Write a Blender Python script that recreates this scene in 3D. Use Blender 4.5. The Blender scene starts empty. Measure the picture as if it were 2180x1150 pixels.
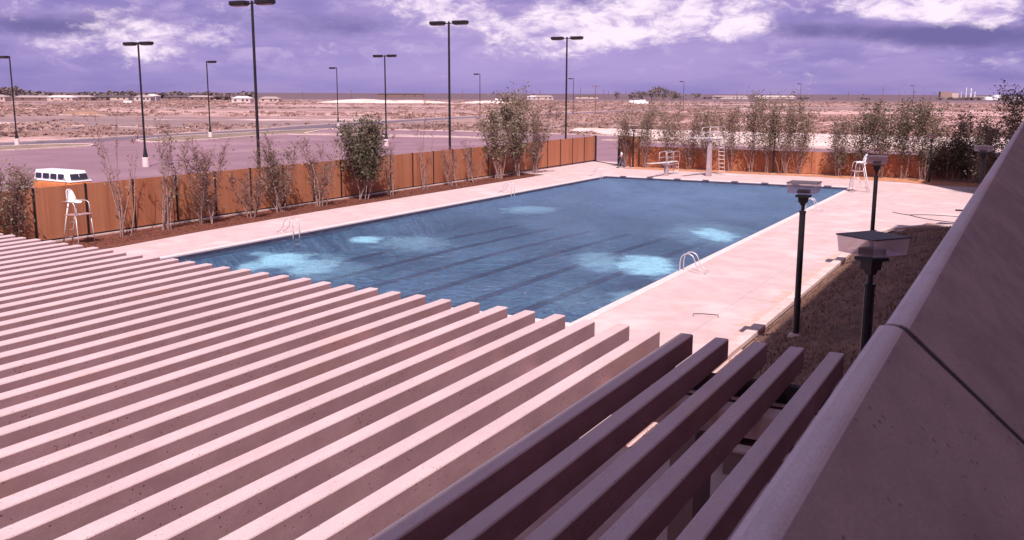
import bpy, bmesh, math, random
from mathutils import Vector, Matrix
from math import radians as rad, sin, cos, pi
R0 = random.Random(7)
sc = bpy.context.scene
COL = sc.collection

# ------------------------------------------------------------------ camera
YAW, PITCH, ROLL, H = -.501388, .178912, .003063, 7.0
fwd = Vector((sin(YAW)*cos(PITCH), cos(YAW)*cos(PITCH), -sin(PITCH)))
rgt = Vector((cos(YAW), -sin(YAW), 0)); upv = rgt.cross(fwd)
r2 = rgt*cos(ROLL) + upv*sin(ROLL); u2 = -rgt*sin(ROLL) + upv*cos(ROLL)
cam = bpy.data.cameras.new('camera'); camo = bpy.data.objects.new('camera', cam); COL.objects.link(camo)
camo.matrix_world = Matrix(((r2.x, u2.x, -fwd.x, 0), (r2.y, u2.y, -fwd.y, 0), (r2.z, u2.z, -fwd.z, H), (0, 0, 0, 1)))
cam.sensor_width = 36; cam.lens = 36*2018.3/2180; cam.shift_y = -11.34/2180
cam.clip_start = .05; cam.clip_end = 30000
cam.dof.use_dof = True; cam.dof.focus_distance = 34; cam.dof.aperture_fstop = 6.5
sc.camera = camo

# ------------------------------------------------------------------ world and sun
SAZ, SEL = rad(148.8), rad(53.2)     # compass-like azimuth of the sun from +Y towards +X
sdir = Vector((sin(SAZ)*cos(SEL), cos(SAZ)*cos(SEL), sin(SEL)))
sun = bpy.data.lights.new('sun', 'SUN'); sun.energy = 5.0; sun.angle = rad(.55); sun.color = (1, .91, .87)
suno = bpy.data.objects.new('sun', sun); COL.objects.link(suno)
suno.rotation_euler = (-sdir).to_track_quat('-Z', 'Y').to_euler()
sc.view_settings.view_transform = 'Standard'; sc.view_settings.look = 'None'
sc.view_settings.exposure = 0.3; sc.view_settings.gamma = 1

def direction(px, py):       # view direction of a spot in the sky, used to place the cloud banks
    return (r2*((px-1090)/2018.3) + u2*((563.66-py)/2018.3) + fwd).normalized()

w = bpy.data.worlds.new('World'); sc.world = w; w.use_nodes = True
nt = w.node_tree; nt.nodes.clear()
def N(t, nt, **k):
    n = nt.nodes.new(t)
    for a, b in k.items():
        if a == 'ins':
            for i, v in b.items(): n.inputs[i].default_value = v
        else: setattr(n, a, b)
    return n
def L(nt, a, b): nt.links.new(a, b)
out = N('ShaderNodeOutputWorld', nt); bg = N('ShaderNodeBackground', nt); bg.inputs[1].default_value = .1
L(nt, bg.outputs[0], out.inputs[0])
sky = N('ShaderNodeTexSky', nt, sky_type='NISHITA', sun_disc=False, sun_elevation=SEL, sun_rotation=SAZ, altitude=800, dust_density=.6)
tc = N('ShaderNodeTexCoord', nt)
def mathn(nt, op, a, b=None, clamp=False):
    n = nt.nodes.new('ShaderNodeMath'); n.operation = op; n.use_clamp = clamp
    for i, v in enumerate((a, b)):
        if v is None: continue
        if hasattr(v, 'links') or hasattr(v, 'is_linked'): nt.links.new(v, n.inputs[i])
        else: n.inputs[i].default_value = v
    return n.outputs[0]
def mixc(nt, f, a, b, mode='MIX'):
    n = nt.nodes.new('ShaderNodeMix'); n.data_type = 'RGBA'; n.blend_type = mode
    for i, v in ((0, f), (6, a), (7, b)):
        if hasattr(v, 'is_linked'): nt.links.new(v, n.inputs[i])
        else: n.inputs[i].default_value = v if i == 0 else (*v[:3], 1)
    return n.outputs[2]
def smooth(nt, v, a, b, lo=0, hi=1):
    n = nt.nodes.new('ShaderNodeMapRange'); n.interpolation_type = 'SMOOTHSTEP'
    nt.links.new(v, n.inputs[0])
    for i, x in zip((1, 2, 3, 4), (a, b, lo, hi)): n.inputs[i].default_value = x
    return n.outputs[0]
DIR = tc.outputs['Generated']
sep = N('ShaderNodeSeparateXYZ', nt); L(nt, DIR, sep.inputs[0])
DZ = sep.outputs[2]
def vmul(nt, v, s, off=(0, 0, 0)):
    n = nt.nodes.new('ShaderNodeVectorMath'); n.operation = 'MULTIPLY_ADD'
    nt.links.new(v, n.inputs[0]); n.inputs[1].default_value = s; n.inputs[2].default_value = off
    return n.outputs[0]
def noise(nt, v, scale, detail=6, rough=.55, dist=0.):
    n = N('ShaderNodeTexNoise', nt, ins={'Scale': scale, 'Detail': detail, 'Roughness': rough, 'Distortion': dist})
    nt.links.new(v, n.inputs['Vector']); return n.outputs[0]
v1 = vmul(nt, DIR, (1, 1, 2.0), (3.1, 1.2, .4))
n1 = noise(nt, v1, 13, 12, .64, .35)
n2 = noise(nt, vmul(nt, DIR, (1, 1, 5), (.3, 7, 2)), 9, 5, .55)
n3 = noise(nt, vmul(nt, DIR, (1, 1, 2), (9, 2, 5)), 70, 9, .66, .4)
def blob(px, py, wx, wy, amp):
    c = direction(px, py)
    n = nt.nodes.new('ShaderNodeVectorMath'); n.operation = 'MULTIPLY_ADD'
    k = 2018.3
    s = (k/wx, k/wx, k/wy); L(nt, DIR, n.inputs[0]); n.inputs[1].default_value = s
    n.inputs[2].default_value = (-c.x*s[0], -c.y*s[1], -c.z*s[2])
    le = nt.nodes.new('ShaderNodeVectorMath'); le.operation = 'LENGTH'; L(nt, n.outputs[0], le.inputs[0])
    return mathn(nt, 'MULTIPLY', smooth(nt, le.outputs['Value'], 0, 1.25, 1, 0), amp)
bright = [(300, 60, 190, 50, 1.), (430, 95, 150, 45, .8), (180, 105, 170, 40, .6), (450, 10, 60, 30, .6), (20, 8, 140, 26, .45),
          (900, 25, 170, 60, .8), (1160, 60, 180, 75, 1.05), (1420, 30, 240, 80, 1.15), (1540, 40, 120, 60, .35), (2000, 15, 200, 40, .6), (1590, 62, 90, 45, .45), (1300, 90, 120, 30, .6),
          (1880, 12, 230, 34, 1.2), (2060, 32, 130, 36, 1.0), (2090, 130, 170, 26, .62), (760, 105, 210, 22, .35), (1500, -60, 800, 60, .5), (1200, 115, 300, 16, .3)]
dark = [(160, 60, 260, 40, .8), (330, 30, 250, 22, .55), (700, 55, 240, 40, .95), (860, 5, 100, 20, .4), (1270, 4, 90, 16, .9), (1480, 92, 180, 16, .45), (1700, 60, 120, 30, .5),
        (1850, 66, 260, 30, .95), (2080, 82, 250, 34, 1.3), (100, 55, 200, 26, .5), (2150, 165, 200, 24, .6), (1060, 92, 150, 16, .45)]
def total(lst):
    t = None
    for b in lst:
        o = blob(*b); t = o if t is None else mathn(nt, 'ADD', t, o)
    return t
B = total(bright); D = total(dark)
shape = mathn(nt, 'ADD', mathn(nt, 'MULTIPLY', mathn(nt, 'SUBTRACT', n1, .5), 2.4), mathn(nt, 'MULTIPLY', mathn(nt, 'SUBTRACT', n3, .5), 1.1))
hi = smooth(nt, mathn(nt, 'ADD', mathn(nt, 'MULTIPLY', B, .78), shape), .25, .95)
lo = smooth(nt, mathn(nt, 'ADD', mathn(nt, 'MULTIPLY', D, .75), mathn(nt, 'MULTIPLY', shape, .4)), .2, 1.0)
# the high dome: the physical sky seen between cloud, warmed towards violet by the old film
hs = N('ShaderNodeVectorMath', nt, operation='MULTIPLY'); L(nt, sky.outputs[0], hs.inputs[0]); hs.inputs[1].default_value = (2.15, 1.42, 1.25)
base = mixc(nt, smooth(nt, DZ, -.002, .035), (3.1, 2.35, 4.7), (3.3, 2.55, 5.2))
base = mixc(nt, smooth(nt, n2, .35, .68), base, (2.3, 1.85, 4.4))
n4 = noise(nt, vmul(nt, DIR, (1, 1, 2.4), (6, 3, 8)), 24, 9, .62, .5)
mid = smooth(nt, mathn(nt, 'ADD', n4, mathn(nt, 'MULTIPLY', B, .10)), .50, .72)
lit_ = mathn(nt, 'ADD', blob(1150, 125, 620, 90, .6), blob(500, 150, 420, 40, .25), True)
base = mixc(nt, lit_, base, (4.0, 3.1, 5.9))
base = mixc(nt, mathn(nt, 'MULTIPLY', mathn(nt, 'MULTIPLY', mid, smooth(nt, DZ, .008, .04)), .9), base, (4.3, 3.4, 5.9))
c1 = mixc(nt, lo, base, (1.5, 1.25, 3.1))
inner = mixc(nt, smooth(nt, n4, .33, .56), (4.2, 3.3, 5.8), (8.6, 7.2, 8.4))
c2 = mixc(nt, hi, c1, inner)
c3 = mixc(nt, smooth(nt, DZ, .12, .45), c2, hs.outputs[0])
L(nt, c3, bg.inputs[0])

# ------------------------------------------------------------------ helpers
def mat(name, c1, c2=None, scale=4., rough=.8, bump=0., bscale=40., metal=0., c3=None, detail=6, stretch=(1, 1, 1), spec=.3, coords='Object', nlo=.35, nhi=.65):
    m = bpy.data.materials.new(name); m.use_nodes = True
    t = m.node_tree; p = t.nodes['Principled BSDF']
    p.inputs['Roughness'].default_value = rough; p.inputs['Metallic'].default_value = metal
    p.inputs['Specular IOR Level'].default_value = spec
    tc = N('ShaderNodeTexCoord', t); mp = N('ShaderNodeMapping', t, ins={'Scale': stretch})
    if coords == 'World':
        g = N('ShaderNodeNewGeometry', t); t.links.new(g.outputs['Position'], mp.inputs[0])
    else: t.links.new(tc.outputs['Object'], mp.inputs[0])
    v = mp.outputs[0]
    if c2:
        f = smooth(t, noise(t, v, scale, detail, .6), nlo, nhi)
        c = mixc(t, f, c1, c2)
        if c3: c = mixc(t, smooth(t, noise(t, vmul(t, v, (1, 1, 1), (5, 9, 3)), scale*.37, 5, .6), .5, .72), c, c3)
        t.links.new(c, p.inputs['Base Color'])
    else: p.inputs['Base Color'].default_value = (*c1, 1)
    if bump:
        b = N('ShaderNodeBump', t, ins={'Strength': bump, 'Distance': .02})
        t.links.new(noise(t, v, bscale, 5, .7), b.inputs['Height']); t.links.new(b.outputs[0], p.inputs['Normal'])
    return m
class MB:
    def __init__(s): s.v = []; s.f = []; s.mi = []; s.cur = 0
    def add(s, vs, fs):
        o = len(s.v); s.v += [tuple(x) for x in vs]; s.f += [tuple(i+o for i in f) for f in fs]; s.mi += [s.cur]*len(fs)
    def box(s, c, d, rz=0, rot=None):
        x, y, z = d[0]/2, d[1]/2, d[2]/2
        M = rot if rot else Matrix.Rotation(rz, 3, 'Z')
        vs = [M @ Vector(p) + Vector(c) for p in ((-x,-y,-z),(x,-y,-z),(x,y,-z),(-x,y,-z),(-x,-y,z),(x,-y,z),(x,y,z),(-x,y,z))]
        s.add(vs, [(0,3,2,1),(4,5,6,7),(0,1,5,4),(1,2,6,5),(2,3,7,6),(3,0,4,7)])
    def aabb(s, x0, x1, y0, y1, z0, z1): s.box(((x0+x1)/2, (y0+y1)/2, (z0+z1)/2), (x1-x0, y1-y0, z1-z0))
    def tube(s, pts, r, n=6, cap=True):
        pts = [Vector(p) for p in pts]; rs = r if isinstance(r, (list, tuple)) else [r]*len(pts)
        vs = []; prev = None
        for i, p in enumerate(pts):
            t = (pts[min(i+1, len(pts)-1)] - pts[max(i-1, 0)])
            t = t.normalized() if t.length > 1e-9 else Vector((0, 0, 1))
            a = prev if prev is not None else (Vector((1, 0, 0)) if abs(t.x) < .8 else Vector((0, 1, 0)))
            a = (a - t*a.dot(t)).normalized(); prev = a; b = t.cross(a)
            for k in range(n):
                q = 2*pi*k/n; vs.append(p + (a*cos(q) + b*sin(q))*rs[i])
        fs = [(i*n+k, i*n+(k+1) % n, (i+1)*n+(k+1) % n, (i+1)*n+k) for i in range(len(pts)-1) for k in range(n)]
        if cap: fs += [tuple(range(n-1, -1, -1)), tuple((len(pts)-1)*n+k for k in range(n))]
        s.add(vs, fs)
    def prism(s, poly, z0, z1):
        n = len(poly)
        s.add([(x, y, z0) for x, y in poly] + [(x, y, z1) for x, y in poly],
              [tuple(range(n-1, -1, -1)), tuple(range(n, 2*n))] + [(i, (i+1) % n, n+(i+1) % n, n+i) for i in range(n)])
    def extrude_y(s, prof, y0, y1):      # prof: list of (x,z), extruded along y
        n = len(prof)
        s.add([(x, y0, z) for x, z in prof] + [(x, y1, z) for x, z in prof],
              [tuple(range(n)), tuple(range(2*n-1, n-1, -1))] + [(i, n+i, n+(i+1) % n, (i+1) % n) for i in range(n)])
    def frustum(s, c, d0, d1, h, rz=0):
        M = Matrix.Rotation(rz, 3, 'Z'); vs = []
        for (dx, dy), z in ((d0, 0), (d1, h)):
            for a, b in ((-1,-1),(1,-1),(1,1),(-1,1)): vs.append(M @ Vector((a*dx/2, b*dy/2, z)) + Vector(c))
        s.add(vs, [(0,3,2,1),(4,5,6,7),(0,1,5,4),(1,2,6,5),(2,3,7,6),(3,0,4,7)])
    def rbox(s, c, d, bev, seg=2, rz=0, taper=None):
        bm = bmesh.new(); bmesh.ops.create_cube(bm, size=1)
        for v in bm.verts:
            v.co = Vector((v.co.x*d[0], v.co.y*d[1], v.co.z*d[2]))
            if taper and v.co.z > 0: v.co.x *= taper[0]; v.co.y *= taper[1]; v.co.x += taper[2] if len(taper) > 2 else 0
        bmesh.ops.bevel(bm, geom=bm.edges[:], offset=bev, segments=seg, affect='EDGES', profile=.5)
        M = Matrix.Rotation(rz, 3, 'Z'); bm.verts.index_update()
        s.add([M @ v.co + Vector(c) for v in bm.verts], [[v.index for v in f.verts] for f in bm.faces]); bm.free()
    def build(s, name, m, parent=None, smooth=False, bev=0, loc=None):
        me = bpy.data.meshes.new(name); me.from_pydata(s.v, [], s.f)
        for x in (m if isinstance(m, (list, tuple)) else [m]): me.materials.append(x)
        if isinstance(m, (list, tuple)): me.polygons.foreach_set('material_index', s.mi)
        if smooth: me.polygons.foreach_set('use_smooth', [True]*len(me.polygons))
        me.update()
        o = bpy.data.objects.new(name, me); COL.objects.link(o)
        if parent: o.parent = parent
        if loc: o.location = loc
        if bev:
            b = o.modifiers.new('bevel', 'BEVEL'); b.width = bev; b.segments = 2; b.limit_method = 'ANGLE'
        return o
def tag(o, label=None, cat=None, group=None, kind=None):
    if label: o['label'] = label
    if cat: o['category'] = cat
    if group: o['group'] = group
    if kind: o['kind'] = kind
    return o
def empty(name, loc=(0, 0, 0), rz=0, sc_=1):
    o = bpy.data.objects.new(name, None); COL.objects.link(o); o.location = loc; o.rotation_euler = (0, 0, rz)
    o.scale = (sc_,)*3; o.empty_display_size = .2; return o
def copy_tree(o, parent=None):
    c = o.copy(); COL.objects.link(c)
    if parent: c.parent = parent
    for ch in [x for x in o.children]: copy_tree(ch, c)
    return c

# ------------------------------------------------------------------ materials
M = {}
M['deck'] = None
def deck_mat(name, ca, cb, cc, joint):
    m = mat(name, ca, cb, 1.1, .85, .25, 60, c3=cc, coords='World')
    t = m.node_tree; p = t.nodes['Principled BSDF']
    g = N('ShaderNodeNewGeometry', t)
    br = N('ShaderNodeTexBrick', t, offset=0., ins={'Scale': 1., 'Mortar Size': .012, 'Mortar Smooth': .2, 'Brick Width': joint[0], 'Row Height': joint[1], 'Bias': 0})
    br.inputs['Color1'].default_value = (0, 0, 0, 1); br.inputs['Color2'].default_value = (0, 0, 0, 1); br.inputs['Mortar'].default_value = (1, 1, 1, 1)
    mp = N('ShaderNodeMapping', t, ins={'Location': (12.1+2.5, -1.7, 0)}); L(t, g.outputs['Position'], mp.inputs[0]); L(t, mp.outputs[0], br.inputs[0])
    old = p.inputs['Base Color'].links[0].from_socket
    sp = smooth(t, noise(t, g.outputs['Position'], 2.3, 8, .75), .62, .76)
    c = mixc(t, mathn(t, 'MULTIPLY', sp, .55), old, (.42, .25, .2))
    L(t, mixc(t, mathn(t, 'MULTIPLY', br.outputs[0], .5), c, (.3, .2, .19)), p.inputs['Base Color'])
    return m
M['deck'] = deck_mat('deck_concrete', (.60, .425, .425), (.53, .365, .365), (.66, .49, .485), (6.1, 6.1))
M['coping'] = mat('coping_concrete', (.72, .57, .56), (.66, .50, .50), 3, .8, .2, 60)
M['kerb'] = mat('kerb_concrete', (.68, .50, .48), (.54, .38, .36), 2, .85, .2, 50, coords='World')
M['asphalt'] = mat('asphalt', (.27, .15, .185), (.235, .128, .16), .18, .9, .3, 30, c3=(.32, .185, .22), coords='World', nlo=.4, nhi=.6)
M['road'] = mat('road_asphalt', (.13, .09, .125), (.17, .12, .15), .3, .9, .2, 30, coords='World')
M['sandlot'] = mat('caliche', (.72, .55, .52), (.60, .42, .39), .25, .95, .2, 9, c3=(.62, .43, .38), coords='World')
M['mulch'] = mat('mulch', (.10, .028, .02), (.22, .072, .048), 9, .95, 1., 18, c3=(.075, .022, .02), detail=9, coords='World')
M['straw'] = mat('bed_straw', (.44, .17, .09), (.58, .27, .16), 3, .95, .7, 20, c3=(.30, .12, .08), detail=9, coords='World')
M['turf'] = mat('dormant_turf', (.22, .11, .08), (.14, .07, .055), 2.2, 1., .9, 26, c3=(.27, .14, .095), detail=10, coords='World', stretch=(1, .55, 1))
M['islandgrass'] = mat('island_grass', (.19, .13, .10), (.30, .20, .16), .5, .95, .3, 6, c3=(.12, .10, .08), detail=8, coords='World')
M['black'] = mat('black_painted_steel', (.012, .009, .012), (.02, .015, .018), 5, .45, spec=.35)
M['steel'] = mat('stainless_tube', (.66, .58, .60), (.55, .47, .5), 6, .35, metal=.35)
M['whitepaint'] = mat('white_gloss_paint', (.85, .80, .82), (.8, .74, .76), 3, .35, spec=.5)
M['bark'] = mat('pale_bark', (.38, .25, .24), (.22, .13, .125), 14, .9, .5, 40)
M['twig'] = mat('twig_bark', (.15, .075, .07), (.26, .145, .13), 3, .9)
def leaf(name, a, b):
    m = mat(name, a, b, 1.6, .6, coords='World', spec=.4)
    t = m.node_tree; p = t.nodes['Principled BSDF']; o = t.nodes['Material Output']
    tr = N('ShaderNodeBsdfTranslucent', t); c = p.inputs['Base Color'].links[0].from_socket; L(t, c, tr.inputs[0])
    mx = N('ShaderNodeMixShader', t, ins={0: .22}); L(t, p.outputs[0], mx.inputs[1]); L(t, tr.outputs[0], mx.inputs[2]); L(t, mx.outputs[0], o.inputs[0])
    return m
M['leafdark'] = leaf('leaf_dark_olive', (.085, .075, .045), (.175, .145, .095))
M['leafpale'] = leaf('leaf_pale_olive', (.165, .135, .085), (.27, .21, .14))
M['leafred'] = leaf('leaf_russet', (.22, .12, .09), (.32, .19, .14))

def wood_mat():
    m = bpy.data.materials.new('cedar_boards'); m.use_nodes = True; t = m.node_tree; p = t.nodes['Principled BSDF']
    p.inputs['Roughness'].default_value = .75; p.inputs['Specular IOR Level'].default_value = .25
    g = N('ShaderNodeNewGeometry', t); oi = N('ShaderNodeObjectInfo', t)
    v = vmul(t, g.outputs['Position'], (1, 1, .04))
    f = smooth(t, noise(t, v, 7, 5, .6), .3, .7); f2 = smooth(t, noise(t, v, .9, 3, .5), .35, .65)
    c = mixc(t, f, (.43, .165, .088), (.30, .105, .055)); c = mixc(t, mathn(t, 'MULTIPLY', f2, .55), c, (.56, .24, .14))
    # every board its own tone
    bt = N('ShaderNodeTexWhiteNoise', t, noise_dimensions='1D')
    sx = N('ShaderNodeSeparateXYZ', t); L(t, g.outputs['Position'], sx.inputs[0])
    s = mathn(t, 'ADD', sx.outputs[0], sx.outputs[1]); k = mathn(t, 'MULTIPLY', s, 7.2)
    L(t, mathn(t, 'FLOOR', k), bt.inputs['W'])
    c = mixc(t, mathn(t, 'MULTIPLY', bt.outputs[0], .28), c, (.34, .10, .05))
    c = mixc(t, mathn(t, 'MULTIPLY', oi.outputs['Random'], .30), c, (.42, .13, .07))
    fr = mathn(t, 'FRACT', k); e = mathn(t, 'ABSOLUTE', mathn(t, 'SUBTRACT', fr, .5)); gr = smooth(t, e, .42, .5)
    c = mixc(t, mathn(t, 'MULTIPLY', gr, .28), c, (.08, .02, .015))
    L(t, c, p.inputs['Base Color'])
    b = N('ShaderNodeBump', t, ins={'Strength': .2, 'Distance': .02}); L(t, mathn(t, 'SUBTRACT', 1., gr), b.inputs['Height']); L(t, b.outputs[0], p.inputs['Normal'])
    return m
M['wood'] = wood_mat()

def precast(name, a, b, pitc, bump=.7, sc_=1., pits=.75):
    m = bpy.data.materials.new(name); m.use_nodes = True; t = m.node_tree; p = t.nodes['Principled BSDF']
    p.inputs['Roughness'].default_value = .88; p.inputs['Specular IOR Level'].default_value = .2
    g = N('ShaderNodeNewGeometry', t); P = g.outputs['Position']
    f = smooth(t, noise(t, vmul(t, P, (1, .5, 1)), 2.2*sc_, 8, .65), .3, .72)
    c = mixc(t, f, a, b)
    f2 = smooth(t, noise(t, vmul(t, P, (1, .35, 1.4), (4, 4, 4)), .8*sc_, 4, .5), .45, .75)
    c = mixc(t, mathn(t, 'MULTIPLY', f2, .45), c, tuple(x*.72 for x in a))
    fine = noise(t, P, 62*sc_, 5, .8); c = mixc(t, smooth(t, fine, .36, .62, 0, .50), c, tuple(x*.55 for x in a))
    vo = N('ShaderNodeTexVoronoi', t, ins={'Scale': 15*sc_, 'Randomness': 1}); L(t, P, vo.inputs['Vector'])
    gate = smooth(t, noise(t, vmul(t, P, (1, 1, 1), (2, 8, 1)), 3*sc_, 4, .65), .47, .58)
    pit = mathn(t, 'MULTIPLY', smooth(t, vo.outputs['Distance'], .08, .19, 1, 0), gate)
    c = mixc(t, mathn(t, 'MULTIPLY', pit, pits), c, pitc)
    st = smooth(t, noise(t, vmul(t, P, (1, .25, 1.2), (8, 1, 6)), .9*sc_, 6, .65), .56, .72, 0, .4); c = mixc(t, st, c, (a[0]*.95, a[1]*.72, a[2]*.60))
    L(t, c, p.inputs['Base Color'])
    hgt = mathn(t, 'SUBTRACT', mathn(t, 'MULTIPLY', fine, .25), pit)
    b = N('ShaderNodeBump', t, ins={'Strength': bump, 'Distance': .012}); L(t, hgt, b.inputs['Height']); L(t, b.outputs[0], p.inputs['Normal'])
    return m
M['beam'] = precast('trowelled_lit_beam_top', (.69, .50, .52), (.61, .42, .445), (.2, .1, .1), .5)  # top tone lightened to paint in the sun falling on it
M['beamside'] = precast('aggregate_shaded_beam_side', (.45, .265, .295), (.33, .19, .21), (.11, .06, .06), 1.5)  # aggregate faces, darkened further to paint in the side shade
M['wall'] = precast('cast_building_concrete', (.36, .26, .27), (.30, .21, .22), (.15, .1, .1), .5, .7)
M['tower'] = precast('dark_tower_concrete', (.52, .36, .34), (.44, .30, .28), (.08, .05, .05), .5, .5)
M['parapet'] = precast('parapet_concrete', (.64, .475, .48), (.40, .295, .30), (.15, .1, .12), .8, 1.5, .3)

M['ledge'] = precast('worn_skylit_parapet_ledge', (.92, .73, .76), (.74, .57, .60), (.25, .17, .18), .35, 1.5, .12)  # worn ledge, lightened further to paint in the open-sky light

# ------------------------------------------------------------------ ground and terrain
PX0, PX1, PY0, PY1 = -32.27, -12.1, 25.85, 75.85
lot = [(-126.5, 20), (-126.5, 90), (-126.9, 99.5), (-128.5, 108), (-129.5, 120), (-132, 140), (-138.3, 158), (-142.9, 183), (-151.3, 237), (-151, 420), (-143, 420),
       (-141, 240), (-133, 190), (-127, 160), (-121, 147), (-106, 150.8), (-96, 151.8), (-74, 151), (-60, 148), (-52, 138), (-30, 131), (25, 131), (25, 87.2), (-34, 87.2), (-41, 92), (-41, -20), (-126.5, -20)]
def inside(x, y, poly):
    c = False; n = len(poly)
    for i in range(n):
        x1, y1 = poly[i]; x2, y2 = poly[i-1]
        if (y1 > y) != (y2 > y) and x < (x2-x1)*(y-y1)/(y2-y1)+x1: c = not c
    return c
def nt_v(t, P, s, o):
    n = t.nodes.new('ShaderNodeVectorMath'); n.operation = 'LENGTH'; L(t, vmul(t, P, s, o), n.inputs[0]); return n.outputs['Value']
def scrub_mat():
    m = bpy.data.materials.new('prairie_scrub'); m.use_nodes = True; t = m.node_tree; p = t.nodes['Principled BSDF']
    p.inputs['Roughness'].default_value = 1; p.inputs['Specular IOR Level'].default_value = .05
    g = N('ShaderNodeNewGeometry', t); P = g.outputs['Position']
    rot = N('ShaderNodeMapping', t, ins={'Rotation': (0, 0, rad(-28.7))}); L(t, P, rot.inputs[0]); P = rot.outputs[0]
    a = noise(t, vmul(t, P, (.55, 1, 1)), .035, 10, .68, .4)
    b = noise(t, vmul(t, P, (.3, 1, 1), (40, 9, 0)), .006, 8, .6, .3)
    d = noise(t, P, .22, 7, .75)
    c = mixc(t, smooth(t, d, .36, .64), (.66, .40, .375), (.43, .245, .235))
    brush = smooth(t, mathn(t, 'ADD', mathn(t, 'MULTIPLY', a, .6), mathn(t, 'MULTIPLY', d, .4)), .49, .58)
    for (mx, my, rx, ry, am, cc) in ((-250, 175, 150, 42, .5, (.15, .105, .12)), (-330, 330, 200, 60, .5, (.19, .13, .14)), (-170, 108, 45, 22, .8, (.25, .12, .095)), (-110, 230, 30, 60, .5, (.26, .17, .14)), (-60, 520, 300, 60, .6, (.18, .12, .13))):
        n = nt_v(t, g.outputs['Position'], (1/rx, 1/ry, 0), (-mx/rx, -my/ry, 0))
        f = smooth(t, mathn(t, 'ADD', n, mathn(t, 'MULTIPLY', mathn(t, 'SUBTRACT', a, .5), 3.2)), .55, 1.2, am, 0)
        c = mixc(t, f, c, cc)
    c = mixc(t, brush, c, (.27, .155, .155))
    band = smooth(t, b, .47, .60)
    c = mixc(t, mathn(t, 'MULTIPLY', band, .7), c, (.20, .14, .15))
    red = smooth(t, noise(t, vmul(t, P, (.25, 1, 1), (3, 77, 0)), .012, 5, .6), .60, .68)
    c = mixc(t, mathn(t, 'MULTIPLY', red, .6), c, (.46, .22, .13))
    pale = smooth(t, noise(t, vmul(t, P, (.4, 1, 1), (33, 7, 0)), .03, 8, .65), .57, .66)
    c = mixc(t, mathn(t, 'MULTIPLY', pale, .9), c, (.80, .58, .55))
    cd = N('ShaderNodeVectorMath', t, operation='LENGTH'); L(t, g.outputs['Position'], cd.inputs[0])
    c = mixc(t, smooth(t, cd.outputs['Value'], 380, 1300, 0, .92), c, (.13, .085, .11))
    L(t, c, p.inputs['Base Color']); return m
M['scrub'] = scrub_mat()
def ring(name, m, xs, ys, z, holes):
    mb = MB()
    for i in range(len(xs)-1):
        for j in range(len(ys)-1):
            cx, cy = (xs[i]+xs[i+1])/2, (ys[j]+ys[j+1])/2
            if any(h[0] < cx < h[1] and h[2] < cy < h[3] for h in holes): continue
            mb.add([(xs[i], ys[j], z), (xs[i+1], ys[j], z), (xs[i+1], ys[j+1], z), (xs[i], ys[j+1], z)], [(0, 1, 2, 3)])
    return mb.build(name, m)
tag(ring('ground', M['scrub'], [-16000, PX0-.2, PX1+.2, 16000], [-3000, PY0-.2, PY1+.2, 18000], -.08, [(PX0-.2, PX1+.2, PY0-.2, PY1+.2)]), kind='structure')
mb = MB(); mb.add([(x, y, -.05) for x, y in lot], [tuple(range(len(lot)))]); tag(mb.build('parking_lot', M['asphalt']), kind='structure')
# darker drive that runs past the islands
drv = [(-126, 60), (-126.2, 90), (-126.5, 99.5), (-128, 108), (-129.2, 120), (-131.6, 140), (-137.8, 158), (-142.4, 183), (-150.8, 237), (-150.5, 420), (-143.5, 420), (-141.5, 240), (-133.5, 190), (-127.5, 160), (-123, 128), (-122.6, 110), (-119, 95), (-118, 60)]
mb = MB(); mb.add([(x, y, -.046) for x, y in drv], [tuple(range(len(drv)))]); tag(mb.build('road', M['road']), kind='structure')
sand = [(-62, 151), (-50, 138.5), (-30, 131.6), (24, 131.6), (24, 178), (-20, 176), (-52, 180), (-84, 182), (-80, 168)]
mb = MB(); mb.add([(x, y, -.042) for x, y in sand], [tuple(range(len(sand)))]); tag(mb.build('caliche_pad', M['sandlot']), kind='structure')
isl = [[(-109, 40), (-109, 83.2), (-110.5, 85.4), (-113, 85.8), (-116, 84.2), (-117.4, 80), (-117.4, 40)],
       [(-114.5, 95.5), (-111, 94.6), (-109, 96.5), (-109.5, 106), (-112.5, 118), (-112, 124.5), (-105.5, 126.5), (-94, 128.0), (-83, 130.4), (-72, 129.6), (-72, 131.2), (-84, 132.2), (-100, 130.6), (-112, 129), (-117, 138), (-120.5, 146), (-123, 146), (-122.6, 128), (-121.5, 110), (-117.5, 98)],
       [(-58, 134.6), (-40, 129.6), (10, 129.6), (10, 131), (-40, 131.2), (-57, 136.4)]]
for k, pl in enumerate(isl):
    mb = MB(); mb.prism(pl, -.05, .06); tag(mb.build('traffic_island', M['islandgrass']), kind='structure')
def kerb(pts, closed=False, wd=.45, z0=-.05, z1=.11, name='kerb', m=None):
    mb = MB(); P = [Vector((x, y, 0)) for x, y in pts]; n = len(P)
    Ls, Rs = [], []
    for i in range(n):
        if closed: a, b = P[i-1], P[(i+1) % n]
        else: a, b = P[max(i-1, 0)], P[min(i+1, n-1)]
        t = (b-a).normalized(); q = Vector((-t.y, t.x, 0))*wd/2; Ls.append(P[i]+q); Rs.append(P[i]-q)
    for i in range(n if closed else n-1):
        j = (i+1) % n; a, b, c, d = Ls[i], Rs[i], Rs[j], Ls[j]
        mb.add([(v.x, v.y, z) for z in (z0, z1) for v in (a, b, c, d)], [(4, 5, 6, 7), (0, 4, 7, 3), (1, 2, 6, 5), (0, 1, 5, 4), (3, 7, 6, 2)])
    return tag(mb.build(name, m or M['kerb']), kind='structure')
for pl in isl: kerb(pl, True, wd=.6)
kerb([(-126.7, -20), (-126.7, 90), (-127.1, 99.5), (-128.7, 108), (-129.7, 120), (-132.3, 140), (-138.6, 158), (-143.2, 183), (-151.6, 237), (-151.3, 420)], wd=.8)
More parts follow.
